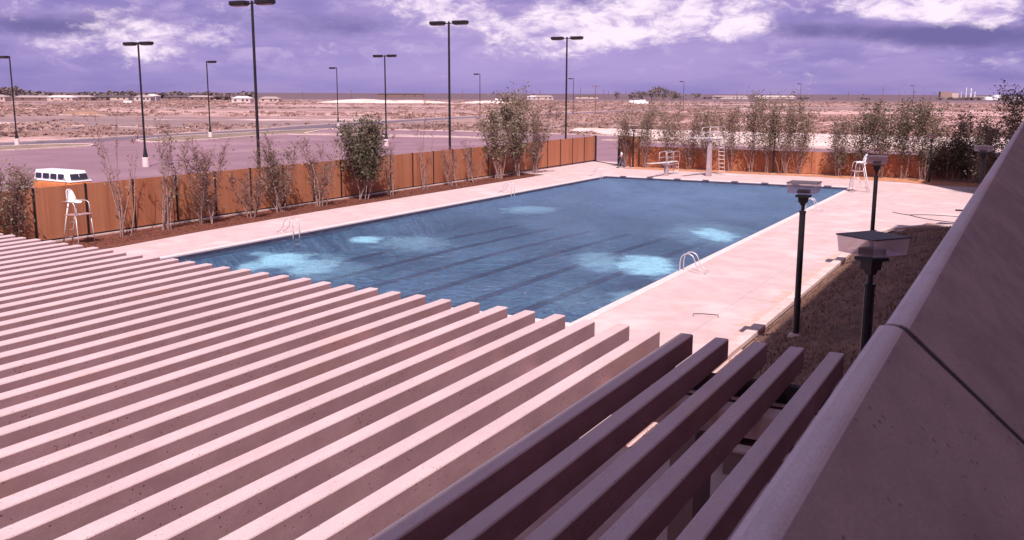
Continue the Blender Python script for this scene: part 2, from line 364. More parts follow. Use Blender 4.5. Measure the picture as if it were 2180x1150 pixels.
kerb([(-141, 300), (-140.8, 240), (-132.8, 190), (-126.8, 160), (-121, 147.4), (-106, 151.2), (-96, 152.2), (-74, 151.4), (-60, 148.4), (-52, 138.4), (-30, 131.4), (25, 131.4)], wd=.6)
kerb([(-240, 100), (-192, 125), (-180, 133), (-159, 134.6), (-145.3, 139)], wd=2.2, z1=0.0)
# low spoil heaps in the field
def heap(cx, cy, rx, ry, h, m, seed):
    r = random.Random(seed); mb = MB(); n, k = 28, 7; vs = []; offs = [r.uniform(.75, 1.2) for _ in range(n)]
    for j in range(k):
        t = j/(k-1)
        for i in range(n):
            a = 2*pi*i/n; rr = (1-t)*offs[i]
            vs.append((cx+rx*rr*cos(a), cy+ry*rr*sin(a), -.1+h*(1-(1-t)**1.6)*r.uniform(.85, 1.1) if j else -.3))
    fs = [(j*n+i, j*n+(i+1) % n, (j+1)*n+(i+1) % n, (j+1)*n+i) for j in range(k-1) for i in range(n)]
    mb.add(vs, fs); return tag(mb.build('hill', m, smooth=True), kind='structure')
M['sandhill'] = mat('sand_heap', (.78, .58, .52), (.62, .43, .38), .08, 1, coords='World')
M['redhill'] = mat('red_heap', (.36, .19, .13), (.24, .14, .12), .15, 1, coords='World')
heap(-430, 560, 38, 18, 2.6, M['sandhill'], 1); heap(-400, 580, 30, 14, 1.9, M['sandhill'], 2); heap(-350, 600, 26, 10, 1.6, M['sandhill'], 5)
heap(-268, 205, 9, 7, 1.6, M['redhill'], 3)

# ------------------------------------------------------------------ pool deck and beds
tag(ring('pool_deck', M['deck'], [-40.6, -37.35, PX0-.35, PX1+.35, -7.05, .3], [-2, PY0-.35, 52.4, 56.6, 74.2, PY1+.35, 82.4, 84.3, 92.0], 0,
    [(PX0-.35, PX1+.35, PY0-.35, PY1+.35), (-41, -37.35, -3, 74.2), (-7.05, 1, PY0-.35, 52.4), (-7.05, 1, 52.4, 56.6), (-34, 1, 84.3, 92), (-7.05, 1, 82.4, 84.3)]), kind='structure')
mb = MB(); mb.add([(-7.05, 56.6, 0), (-7.05, 52.4, 0), (-5.4, 52.4, 0), (-4.2, 55.1, 0), (-1.5, 56.2, 0), (.3, 56.4, 0), (.3, 56.6, 0)], [(0, 1, 2, 3, 4, 5, 6)])
tag(mb.build('pool_deck', M['deck']), kind='structure')
mb = MB(); mb.add([(-41, -2, -.03), (-37.35, -2, -.03), (-36.9, 20, -.03), (-36.5, 29, -.03), (-36.95, 34, -.03), (-37.35, 44, -.03), (-37.35, 72, -.03), (-38.4, 74.2, -.03), (-41, 74.4, -.03)], [tuple(range(9))])
v = mb.v; mb.v = [(a, b, c+.045) for a, b, c in v]
tag(mb.build('mulch_bed', M['mulch']), kind='structure')
mb = MB(); mb.add([(-34.2, 84.2, .014), (-16, 84.0, .014), (-9.5, 82.6, .014), (-7.05, 81.2, .014), (.3, 80.6, .014), (8, 80.6, .014), (8, 87.1, .014), (-34.2, 87.1, .014)], [tuple(range(8))])
tag(mb.build('planting_bed', M['straw']), kind='structure')
# coping with a dark gutter line below it
mb = MB()
for a in ((PX0-.35, PX0, PY0-.35, PY1+.35), (PX1, PX1+.35, PY0-.35, PY1+.35), (PX0, PX1, PY0-.35, PY0), (PX0, PX1, PY1, PY1+.35)): mb.aabb(*a, -.05, .035)
tag(mb.build('pool_coping', M['coping'], bev=.015), kind='structure')
M['gutter'] = mat('dark_tile_band', (.05, .045, .08), (.08, .07, .11), 3, .4)
def floor_mat():
    m = bpy.data.materials.new('pool_plaster'); m.use_nodes = True; t = m.node_tree; p = t.nodes['Principled BSDF']
    p.inputs['Roughness'].default_value = .7
    g = N('ShaderNodeNewGeometry', t); P = g.outputs['Position']
    sx = N('ShaderNodeSeparateXYZ', t); L(t, P, sx.inputs[0])
    c = mixc(t, smooth(t, noise(t, P, .16, 6, .6), .35, .65), (.12, .23, .36), (.18, .31, .45))
    c = mixc(t, smooth(t, noise(t, P, 2.2, 6, .7), .4, .7, 0, .5), c, (.07, .12, .22))
    c = mixc(t, smooth(t, noise(t, P, 1.1, 5, .6), .3, .7, 0, .2), c, (.3, .5, .6))
    L(t, c, p.inputs['Base Color']); return m
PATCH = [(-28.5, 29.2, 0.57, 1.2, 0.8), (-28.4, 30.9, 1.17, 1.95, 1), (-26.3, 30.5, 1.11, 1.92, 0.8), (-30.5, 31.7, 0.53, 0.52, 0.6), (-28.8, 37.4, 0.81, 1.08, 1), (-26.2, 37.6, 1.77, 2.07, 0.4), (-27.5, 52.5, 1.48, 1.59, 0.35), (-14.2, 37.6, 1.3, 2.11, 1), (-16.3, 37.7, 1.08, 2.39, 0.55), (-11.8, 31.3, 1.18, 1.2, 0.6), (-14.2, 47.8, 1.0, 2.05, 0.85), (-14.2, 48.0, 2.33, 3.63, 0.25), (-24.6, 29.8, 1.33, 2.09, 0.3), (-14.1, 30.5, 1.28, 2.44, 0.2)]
M['plaster'] = floor_mat()
M['laneline'] = mat('lane_tile', (.015, .02, .06), (.02, .03, .08), 2, .6)
mb = MB()
prof = [(PY0, -1.25), (44, -1.45), (60, -1.9), (70, -2.3), (PY1, -2.3)]
for (ya, za), (yb, zb) in zip(prof[:-1], prof[1:]):
    mb.add([(PX0, ya, za), (PX1, ya, za), (PX1, yb, zb), (PX0, yb, zb)], [(0, 1, 2, 3)])
    mb.cur = 1
    mb.add([(PX0, ya, za), (PX0, yb, zb), (PX0, yb, -.12), (PX0, ya, -.12)], [(0, 1, 2, 3)])
    mb.add([(PX1, ya, za), (PX1, ya, -.12), (PX1, yb, -.12), (PX1, yb, zb)], [(0, 1, 2, 3)]); mb.cur = 0
mb.cur = 1
mb.add([(PX0, PY0, -1.25), (PX0, PY0, -.12), (PX1, PY0, -.12), (PX1, PY0, -1.25)], [(0, 1, 2, 3)])
mb.add([(PX0, PY1, -2.3), (PX1, PY1, -2.3), (PX1, PY1, -.12), (PX0, PY1, -.12)], [(0, 1, 2, 3)])
tag(mb.build('pool_basin', [M['plaster'], mat('sunlit_pool_wall_plaster', (.26, .42, .56), (.20, .34, .48), 1.2, .7)]), kind='structure')  # wall plaster lightened to paint in sunlight on the pool sides
mb = MB()
for k in range(7):
    x = -14.15-2.66*k
    for (ya, za), (yb, zb) in zip(prof[:-1], prof[1:]):
        ya2 = max(ya, PY0+1.8); yb2 = min(yb, 56)
        if yb2 <= ya2: continue
        f = lambda y: za+(zb-za)*(y-ya)/(yb-ya)
        mb.add([(x-.26, ya2, f(ya2)+.006), (x+.26, ya2, f(ya2)+.006), (x+.26, yb2, f(yb2)+.006), (x-.26, yb2, f(yb2)+.006)], [(0, 1, 2, 3)])
tag(mb.build('lane_lines', M['laneline']), kind='structure')
mb = MB()
for a in ((PX0+.001, PX0+.012, PY0, PY1), (PX1-.012, PX1-.001, PY0, PY1)): mb.aabb(*a, -.34, -.0501)
mb.aabb(PX0+.012, PX1-.012, PY0+.001, PY0+.012, -.34, -.0501); mb.aabb(PX0+.012, PX1-.012, PY1-.012, PY1-.001, -.34, -.0501)
tag(mb.build('tile_band', M['gutter']), kind='structure')
def water_mat():
    m = bpy.data.materials.new('pool_water'); m.use_nodes = True; t = m.node_tree; t.nodes.clear()
    o = N('ShaderNodeOutputMaterial', t); tr = N('ShaderNodeBsdfTransparent', t); tr.inputs[0].default_value = (.80, .94, 1, 1)
    gl = N('ShaderNodeBsdfGlossy', t); gl.inputs['Roughness'].default_value = .16; gl.inputs[0].default_value = (.72, .82, 1, 1)
    df = N('ShaderNodeBsdfDiffuse', t); df.inputs[0].default_value = (.075, .085, .165, 1)
    g = N('ShaderNodeNewGeometry', t)
    P_ = g.outputs['Position']
    h = mathn(t, 'ADD', mathn(t, 'MULTIPLY', noise(t, P_, .9, 3, .5, .8), 1.), mathn(t, 'MULTIPLY', noise(t, P_, 3.0, 3, .6, .5), .55))
    b = N('ShaderNodeBump', t, ins={'Strength': 1., 'Distance': 1.1}); L(t, h, b.inputs['Height'])
    fr = N('ShaderNodeFresnel', t, ins={'IOR': 1.33}); L(t, b.outputs[0], fr.inputs['Normal']); L(t, b.outputs[0], gl.inputs['Normal'])
    sy = N('ShaderNodeSeparateXYZ', t); L(t, g.outputs['Position'], sy.inputs[0])
    # bright reflection patches painted into the water's diffuse colour
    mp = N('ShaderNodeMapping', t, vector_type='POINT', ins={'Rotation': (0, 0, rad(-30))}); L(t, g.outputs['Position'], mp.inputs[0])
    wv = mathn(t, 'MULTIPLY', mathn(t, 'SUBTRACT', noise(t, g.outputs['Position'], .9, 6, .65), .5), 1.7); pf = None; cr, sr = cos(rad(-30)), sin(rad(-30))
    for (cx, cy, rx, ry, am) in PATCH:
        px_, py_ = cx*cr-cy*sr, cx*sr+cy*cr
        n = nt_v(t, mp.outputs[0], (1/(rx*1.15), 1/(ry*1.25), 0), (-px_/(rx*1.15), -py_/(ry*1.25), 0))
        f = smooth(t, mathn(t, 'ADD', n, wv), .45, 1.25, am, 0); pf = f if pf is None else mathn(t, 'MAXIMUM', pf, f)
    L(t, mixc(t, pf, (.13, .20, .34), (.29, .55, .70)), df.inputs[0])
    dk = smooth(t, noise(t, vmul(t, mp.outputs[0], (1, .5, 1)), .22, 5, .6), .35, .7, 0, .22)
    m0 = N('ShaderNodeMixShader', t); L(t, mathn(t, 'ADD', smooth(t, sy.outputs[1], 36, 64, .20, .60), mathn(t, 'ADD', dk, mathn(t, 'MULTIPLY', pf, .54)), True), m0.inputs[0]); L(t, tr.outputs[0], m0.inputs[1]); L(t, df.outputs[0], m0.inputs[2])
    mx = N('ShaderNodeMixShader', t); L(t, fr.outputs[0], mx.inputs[0]); L(t, m0.outputs[0], mx.inputs[1]); L(t, gl.outputs[0], mx.inputs[2])
    L(t, mx.outputs[0], o.inputs[0]); return m
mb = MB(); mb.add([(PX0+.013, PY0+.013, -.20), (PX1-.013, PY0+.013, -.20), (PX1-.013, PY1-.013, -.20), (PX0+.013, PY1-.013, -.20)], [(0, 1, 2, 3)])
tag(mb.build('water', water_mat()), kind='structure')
# gutter inlets in the far edge
mb = MB()
for k in range(8): mb.aabb(-31.0+2.42*k, -30.45+2.42*k, PY1-.10, PY1+.12, .036, .05)
tag(mb.build('gutter_inlets', M['gutter']), kind='structure')

# berm of dormant turf between kerb and building
mb = MB(); xs = [-6.62, -6.3, -5.6, -4.8, -4, -3.2, -2.4, -1.6, -.9, -.36]; nY = 60; ys = [17+k*(56.5-17)/nY for k in range(nY+1)]
rr = random.Random(4); vs = []
def bz(x, y):
    e = min(1, max(0, (53-y)/9)); e = e*e*(3-2*e); u = max(0., x+6.62)
    return .02+(.50*u if u < 1.6 else .8+.28*(u-1.6) if u < 3.6 else 1.36+.06*(u-3.6))*e
for y in ys:
    for i, x in enumerate(xs):
        xx = x
        if y > 50: xx = x if i > 3 else max(x, -6.62+(y-50)*.45*(1-i*.2))
        vs.append((xx, min(y, 56.4), bz(x, y)+(rr.uniform(-.02, .02) if i else -.01)))
nx = len(xs)
mb.add(vs, [(j*nx+i, j*nx+i+1, (j+1)*nx+i+1, (j+1)*nx+i) for j in range(nY) for i in range(nx-1)])
tag(mb.build('grass_bank', M['turf'], smooth=True), kind='structure')
kerb([(-6.86, 17), (-6.86, 44), (-6.85, 50), (-6.3, 52.6), (-4.9, 54.6), (-3, 55.9), (-.4, 56.5)], wd=.34, z0=0, z1=.13)
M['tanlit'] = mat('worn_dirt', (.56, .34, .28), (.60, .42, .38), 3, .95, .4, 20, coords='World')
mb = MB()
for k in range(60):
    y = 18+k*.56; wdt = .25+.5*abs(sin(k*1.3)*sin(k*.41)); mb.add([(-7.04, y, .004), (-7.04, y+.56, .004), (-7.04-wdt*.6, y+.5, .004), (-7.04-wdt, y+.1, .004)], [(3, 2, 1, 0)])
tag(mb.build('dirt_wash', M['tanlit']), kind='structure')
# turf tufts on the bank
mb = MB(); rr = random.Random(8)
for k in range(15000):
    x = rr.uniform(-6.6, -.5); y = rr.uniform(17.2, 53.5); z = bz(x, y); a = rr.uniform(0, 6.28); h = rr.uniform(.03, .09); wd = .02
    if y > 50 and x < -6.6+(y-50)*.5: continue
    lx, ly = rr.uniform(-.05, .05), rr.uniform(-.05, .05)
    mb.add([(x-wd*cos(a), y-wd*sin(a), z-.02), (x+wd*cos(a), y+wd*sin(a), z-.02), (x+lx, y+ly, z+h)], [(0, 1, 2)])
M['turfblade'] = mat('dry_blades', (.24, .135, .095), (.13, .07, .055), 2, 1, coords='World')
tag(mb.build('dry_grass', M['turfblade']), 'short dormant brown grass on the bank beside the kerb', 'grass', kind='stuff')
# mulch chips on the left bed
mb = MB(); rr = random.Random(12)
for k in range(16000):
    x = rr.uniform(-39.7, -37.4); y = rr.uniform(22, 73.8)
    a = rr.uniform(0, 6.28); b = rr.uniform(-.9, .9); l = rr.uniform(.015, .045); w_ = l*.4; z = .02+rr.uniform(0, .015)
    d = Vector((cos(a), sin(a), sin(b)*.4))*l; q = Vector((-sin(a), cos(a), .3))*w_; c = Vector((x, y, z))
    mb.add([c-d-q, c+d-q, c+d+q, c-d+q], [(0, 1, 2, 3)])
M['chip'] = mat('bark_chip', (.07, .022, .016), (.26, .09, .06), 7, .95, coords='World')
tag(mb.build('bark_chips', M['chip']), 'reddish bark chips spread below the long wooden fence', 'mulch', kind='stuff')

# ------------------------------------------------------------------ building with sloped parapet
bld = empty('building', (0, 0, 0)); tag(bld, 'cast concrete building with a long sloped parapet at the right edge', 'building')
def par(y0, y1, dx=0, dz=0):
    mb = MB()
    pr = [(-.42+dx, 5.05), (-.42+dx, 6.175+dz), (-.412+dx, 6.195+dz), (-.395+dx, 6.2+dz), (-.362+dx, 6.2+dz), (-.352+dx, 6.1985+dz), (-.342+dx, 6.195+dz), (-.332+dx, 6.189+dz), (-.322+dx, 6.181+dz), (-.31+dx, 6.171+dz), (.8, 5.2+dz), (.8, 5.05)]
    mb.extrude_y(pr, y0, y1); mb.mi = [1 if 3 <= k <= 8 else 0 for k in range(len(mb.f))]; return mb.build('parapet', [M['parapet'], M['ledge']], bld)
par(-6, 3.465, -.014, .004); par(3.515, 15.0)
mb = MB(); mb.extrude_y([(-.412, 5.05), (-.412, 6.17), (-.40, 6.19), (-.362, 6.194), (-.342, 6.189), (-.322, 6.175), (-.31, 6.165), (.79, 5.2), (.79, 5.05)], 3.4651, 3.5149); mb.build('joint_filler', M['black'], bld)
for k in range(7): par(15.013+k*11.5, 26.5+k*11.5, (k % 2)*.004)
mb = MB(); mb.aabb(-.40, -.1, -6, 95, -.05, 5.048); mb.build('wall', M['wall'], bld)
mb = MB(); mb.aabb(.8, 3.0, -6, 95, 4.9, 5.25); mb.build('walkway', M['tower'], bld)
mb = MB(); mb.aabb(3.0, 16, -30, 39.9, -.05, 23.8)
for k in range(6): mb.aabb(2.9, 3.0, -30, 38.5, 5.3+k*3.5, 5.75+k*3.5)
mb.build('tower_wall', M['tower'], bld)
mb = MB(); mb.aabb(3.0, 16, 64.4, 112, -.05, 28.0)
for k in range(6): mb.aabb(2.9, 3.0, 65, 112, 5.3+k*3.5, 5.75+k*3.5)
mb.build('tower_wall', M['tower'], bld)
mb = MB(); mb.aabb(3.0, 16, 39.6, 64.4, -.05, 5.3); mb.build('link_wall', M['tower'], bld)
mb = MB(); mb.aabb(-34, -.42, -16, -1.0, -.05, 4.6); mb.build('wing_wall', M['wall'], bld)

# ------------------------------------------------------------------ pergola
pg = empty('pergola', (0, 0, 0)); tag(pg, 'pergola of long parallel pink concrete beams in the foreground', 'pergola')
bx = [-2.34, -2.96, -3.55, -4.18, -4.79, -5.38, -5.97, -6.64, -7.27, -7.91]
while bx[-1] > -27.5: bx.append(bx[-1]-.636)
for i, x in enumerate(bx):
    ye = 15.16 + (.068*(-5.4-x) if x < -5.4 else 0) + R0.uniform(-.05, .05)
    dz = R0.uniform(-.008, .008); wd = .235; dp = .345; c = .022
    mb = MB()
    pr = [(-wd/2, -dp), (-wd/2, -c), (-wd/2+c*.35, -c*.35), (-wd/2+c, 0), (wd/2-c, 0), (wd/2-c*.35, -c*.35), (wd/2, -c), (wd/2, -dp)]
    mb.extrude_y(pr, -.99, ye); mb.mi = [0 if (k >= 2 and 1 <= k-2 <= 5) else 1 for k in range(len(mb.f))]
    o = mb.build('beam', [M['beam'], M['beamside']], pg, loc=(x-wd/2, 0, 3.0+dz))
M['darkpaint'] = mat('dark_girder_paint', (.045, .03, .036), (.06, .04, .046), 4, .6)
for (y, z0, z1, wd, m) in ((14.15, 2.33, 2.652, .16, 'darkpaint'), (12.75, 2.30, 2.645, .42, 'beam'), (3.0, 2.30, 2.645, .42, 'beam')):
    mb = MB(); mb.aabb(-28, -1.6, y-wd/2, y+wd/2, z0, z1)
    if wd < .2: mb.aabb(-28, -1.6, y-.26, y-.08, z0, z0+.05)
    if wd < .2:
        fl_ = MB(); fl_.aabb(-28, -1.6, y-.27, y-.2, z0+.0505, z0+.08); fl_.build('lit_edge_strip', M['beam'], pg)  # pale strip added to stand for the girder's lit edge
    mb.build('girder', M[m], pg)
for x in (-4.0, -8.6, -13.2, -17.8, -22.4, -27):
    for y in (3.0, 12.75):
        mb = MB(); mb.aabb(x-.18, x+.18, y-.42, y+.42, 0, 2.299); mb.build('pier', M['wall'], pg)
# low planter wall and concrete bench blocks below the pergola
o = empty('planter_wall', (-3.6, 16.75, 0)); tag(o, 'low concrete planter wall at the foot of the shaded grass bank', 'low wall')
mb = MB(); mb.aabb(-1.0, 3.1, -.14, .14, -.0, .46); mb.build('wall_body', M['wall'], o, bev=.01)
mb = MB(); mb.aabb(-1.02, 3.1, -.18, .18, .462, .52); mb.build('cap', M['kerb'], o, bev=.01)
# ------------------------------------------------------------------ fences
def fence_panel(mb, a, b, z0, z1, th=.05):
    a, b = Vector(a), Vector(b); d = b-a; ang = math.atan2(d.y, d.x)
    mb.box(((a.x+b.x)/2, (a.y+b.y)/2, (z0+z1)/2), (d.length, th, z1-z0), ang)
fl = empty('wooden_fence', (-40.3, 60, 0)); tag(fl, 'long cedar board fence with black posts along the parking lot side', 'fence')
posts = [91.5-2.78*k for k in range(30)]
for k, y in enumerate(posts):
    mb = MB(); wd = .10 if k else .26
    mb.aabb(-wd/2-.03, wd/2, -.05 if k else -.12, .05 if k else .12, 0, 2.64 if k else 2.7)
    o = mb.build('post', M['black'], fl, loc=(0, y-60, 0))
    if k < len(posts)-1:
        ya = posts[k+1]+.053; yb = y-(.053 if k else .123)
        mb = MB(); mb.aabb(-.03, .02, ya, yb, .17, 2.62); mb.build('panel', M['wood'], fl, loc=(0, -60, 0))
        mb = MB(); mb.aabb(-.075, .03, ya, yb, .12, .168); mb.build('rail', M['black'], fl, loc=(0, -60, 0))
mb = MB(); mb.aabb(-.12, .14, posts[-1]-60, 74.2-60, .0, .085); mb.aabb(-.12, -.02, 74.2-60, 31.3, .0, .05); mb.build('footing_strip', M['kerb'], fl)
ff = empty('wooden_fence', (-34, 86.8, 0)); tag(ff, 'lower cedar board fence behind the diving boards at the far end', 'fence')
mb = MB(); mb.aabb(-1.75, -1.4, -.15, .15, 0, 2.98); mb.build('post', M['black'], ff)
mb = MB(); mb.aabb(-1.398, .38, -.025, .025, .08, 2.93); mb.build('panel', M['wood'], ff)
x = -33.6
mb = MB(); mb.aabb(.382, .48, -.05, .05, 0, 2.95); mb.build('post', M['black'], ff)
while x < 6:
    mb = MB(); mb.aabb(x+34+.082, x+34+2.75, -.025, .025, .06, 1.98); mb.build('panel', M['wood'], ff)
    mb = MB(); mb.aabb(x+34+2.752, x+34+2.79, -.03, .03, 0, 1.97); mb.build('post', M['black'], ff); x += 2.71
g = empty('gate_rail', (-38, 89.4, 0)); tag(g, 'low dark steel rail lying across the fence gateway opening', 'gate rail')
mb = MB(); mb.tube([(-2.6, 2.2, .06), (2.3, -2.2, .06)], .04); mb.build('bar', M['black'], g)
mb = MB(); mb.tube([(-2.6, 2.2, 1.0), (2.3, -2.2, 1.0)], .012)

# ------------------------------------------------------------------ parking lot lamps
def lamp_head(parent, x, side):
    h = empty('head', (0, 0, 0)); h.parent = parent; return h
def lot_lamp(loc, ht, n, rz, label, plinth=True, big=1.):
    o = empty('parking_lot_lamp', loc, rz); tag(o, label, 'street lamp', 'tall parking lot lamps')
    z = 0
    if plinth:
        mb = MB(); mb.tube([(0, 0, 0), (0, 0, .86), (0, 0, .9)], [.32, .32, .29], 20); mb.build('plinth', M['coping'], o); z = .9
    mb = MB(); mb.tube([(0, 0, z), (0, 0, z+.03), (0, 0, z+.9), (0, 0, z+1.0), (0, 0, ht)], [.26, .24, .115, .105, .085], 10); mb.build('pole', M['black'], o)
    for s in ((-1, 1) if n == 2 else (1,)):
        mb = MB(); mb.tube([(0, 0, ht-.16), (s*.5, 0, ht-.14)], .045, 6); a = mb.build('arm', M['black'], o)
        mb = MB(); mb.rbox((s*(.5+.62*big), 0, ht-.1), (1.28*big, .66*big, .27*big), .06); mb.build('lamp_head', M['black'], o)
        mb = MB(); mb.frustum((s*(.5+.62*big), 0, ht-.1-.135*big-.07), (.95*big, .46*big), (1.14*big, .58*big), .07); mb.build('lens', M['lens'], o)
    return o
M['lens'] = mat('lamp_lens', (.16, .11, .12), None, rough=.3)
AZ = rad(28.7)
lamps = [((-74.69, 63.11), 11.6, 2, 0, 'double-headed lot lamp on a white drum plinth nearest the parked van', 1),
 ((-119.0, 79.8), 11.6, 1, pi, 'single-headed lot lamp at the far left edge of the view', 1),
 ((-113.8, 108.9), 11.75, 1, 0, 'single-headed lot lamp with white plinth on the grass traffic island', 1),
 ((-45.4, 47.6), 12.85, 2, 0, 'tallest looking lamp pole, its twin heads cut by the top of the photo', 0),
 ((-132.0, 162.8), 12.3, 1, pi, 'single-headed lamp beside the drive, left of the small double-headed lamp', 1),
 ((-76.9, 104.9), 11.95, 2, 0, 'smaller double-headed lot lamp standing on a white plinth behind the dark bush', 1),
 ((-43.6, 68.5), 12.85, 2, 0, 'double-headed lamp pole just behind the middle of the cedar fence', 0),
 ((-43.9, 91.9), 12.8, 2, 0, 'double-headed lamp pole behind the fence end next to the gateway', 0),
 ((-134, 226), 12.2, 1, pi, 'distant single-headed lamp standing right of the middle double-headed lamp', 0),
 ((-141, 300.8), 12.1, 1, pi, 'distant single-headed lamp just right of the gateway double-headed lamp', 0),
 ((-130, 385), 12.1, 1, pi, 'distant lamp above the high diving board', 0),
 ((-104, 486), 12.15, 1, pi, 'distant lamp above the far fence gap between tree groups', 0),
 ((-64, 595), 12.1, 1, pi, 'distant lamp left of the far brown plant building', 0),
 ((-12.4, 590), 12.0, 1, pi, 'distant lamp at the far right beside the parapet', 0)]
for (xy, ht, n, rz, lb, pl) in lamps:
    lot_lamp((xy[0], xy[1], -.05 if pl else -.05), ht+.05, n, rz, lb, bool(pl), 1.0 if n == 2 else 1.05)

# ------------------------------------------------------------------ poolside lanterns
def acrylic():
    m = bpy.data.materials.new('clear_acrylic'); m.use_nodes = True; t = m.node_tree; t.nodes.clear()
    o = N('ShaderNodeOutputMaterial', t); tr = N('ShaderNodeBsdfTransparent', t); tr.inputs[0].default_value = (.90, .84, .87, 1)
    gl = N('ShaderNodeBsdfGlossy', t); gl.inputs['Roughness'].default_value = .12; gl.inputs[0].default_value = (.9, .86, .95, 1)
    df = N('ShaderNodeBsdfTranslucent', t); df.inputs[0].default_value = (.8, .72, .76, 1)
    lw = N('ShaderNodeLayerWeight', t, ins={0: .5}); fr = mathn(t, 'MULTIPLY', mathn(t, 'POWER', lw.outputs['Facing'], 3.), .45)
    a = N('ShaderNodeMixShader', t, ins={0: .34}); L(t, tr.outputs[0], a.inputs[1]); L(t, df.outputs[0], a.inputs[2])
    b = N('ShaderNodeMixShader', t); L(t, fr, b.inputs[0]); L(t, a.outputs[0], b.inputs[1]); L(t, gl.outputs[0], b.inputs[2])
    L(t, b.outputs[0], o.inputs[0]); return m
M['acrylic'] = acrylic()
M['lid'] = mat('lantern_lid', (.085, .06, .075), (.11, .08, .095), 6, .6)
def pool_lamp(loc, ht, rz, label):
    o = empty('lamp_post', loc, rz); tag(o, label, 'lamp post', 'square lantern posts round the pool')
    mb = MB(); mb.box((0, 0, .03), (.34, .34, .06)); mb.box((0, 0, .07), (.2, .2, .05)); mb.build('foot', M['kerb'], o)
    mb = MB(); mb.tube([(0, 0, .09), (0, 0, 1.0), (0, 0, 1.04), (0, 0, ht-.85)], [.088, .088, .078, .078], 10); mb.build('pole', M['black'], o)
    mb = MB(); mb.tube([(0, 0, ht-.85), (0, 0, ht-.80), (0, 0, ht-.79), (0, 0, ht-.66)], [.09, .09, .042, .042], 10)
    mb.frustum((0, 0, ht-.66), (.10, .10), (.15, .15), .08); mb.frustum((0, 0, ht-.579), (.20, .20), (.23, .23), .14); mb.frustum((0, 0, ht-.437), (.36, .36), (.34, .34), .05); mb.build('collar', M['black'], o)
    mb = MB(); t = .008; h = .25; z0 = ht-.325; w0, w1 = .68, .73
    def ringpts(w, z): return [(-w/2, -w/2, z), (w/2, -w/2, z), (w/2, w/2, z), (-w/2, w/2, z)]
    mb.add(ringpts(w0, z0)+ringpts(w1, z0+h), [(0, 1, 5, 4), (1, 2, 6, 5), (2, 3, 7, 6), (3, 0, 4, 7), (0, 3, 2, 1)])
    g_ = mb.build('lantern_glass', M['acrylic'], o)
    mb = MB(); mb.box((0, 0, ht-.30), (.28, .28, .09)); mb.build('lamp_socket', M['black'], o)
    mb = MB(); mb.box((0, 0, ht-.065), (.755, .755, .022)); mb.build('lid', M['lid'], o)
    return o
for (x, y, z, ht, rz, lb) in ((-5.09, 24.8, .76, 4.12, .02, 'black lantern post with its whole pole and foot visible on the shaded grass edge'),
    (-2.02, 15.0, .3, 4.70, -.62, 'largest clear lantern post, nearest the camera beside the parapet'),
    (-5.25, 38.6, .70, 4.07, .05, 'black lantern post rising behind the nearest large lantern'),
    (-2.3, 54.2, .02, 4.5, -.3, 'lantern in the shade beside the far part of the parapet'),
    (-33.6, 85.3, .0, 4.05, .1, 'lantern post by the gateway end of the far fence'),
    (-20.3, 85.4, .0, 4.05, .1, 'lantern post in the middle of the far fence among tree stems'),
    (-7.25, 82.6, .0, 3.95, .1, 'lantern post at the shadow edge near the right end of the far fence')):
    pool_lamp((x, y, z-.03), ht, rz, lb)

# ------------------------------------------------------------------ pool ladders
def pool_ladder(x, y, side, label, k):
    o = empty('pool_ladder', (x, y, 0), 0 if side > 0 else pi, .86); tag(o, label, 'pool ladder', 'chrome pool ladders')
    for s in (-.27, .27):
        pts = [(1.15, s, .04), (.88, s, .18), (.66, s, .40), (.60, s, .62), (.50, s, .80), (.32, s, .90), (.12, s, .88), (-.04, s, .74), (-.10, s, .5), (-.10, s, -.1), (-.10, s, -.9)]
        mb = MB(); mb.tube(pts, .027, 8); mb.build('handrail', M['steel'], o, smooth=True)
        mb = MB(); mb.tube([(1.15, s, .0), (1.15, s, .03)], [.06, .05], 10); mb.build('flange', M['steel'], o)
    for z in (-.35, -.65):
        mb = MB(); mb.box((-.10, 0, z), (.08, .5, .03)); mb.build('rung', M['steel'], o)
for (y, lb) in ((35.4, 'pool ladder on the right edge nearest the pergola'), (58.4, 'pool ladder on the right edge behind the middle lantern post'), (74.9, 'pool ladder at the right edge beside the far lifeguard chair')): pool_ladder(PX1+.2, y+.6, 1, lb, 0)
for (y, lb) in ((36.2, 'pool ladder on the left edge nearest the near lifeguard chair'), (58.9, 'pool ladder in the middle of the left pool edge'), (74.6, 'pool ladder at the left edge beside the far gateway corner')): pool_ladder(PX0-.05, y, -1, lb, 0)

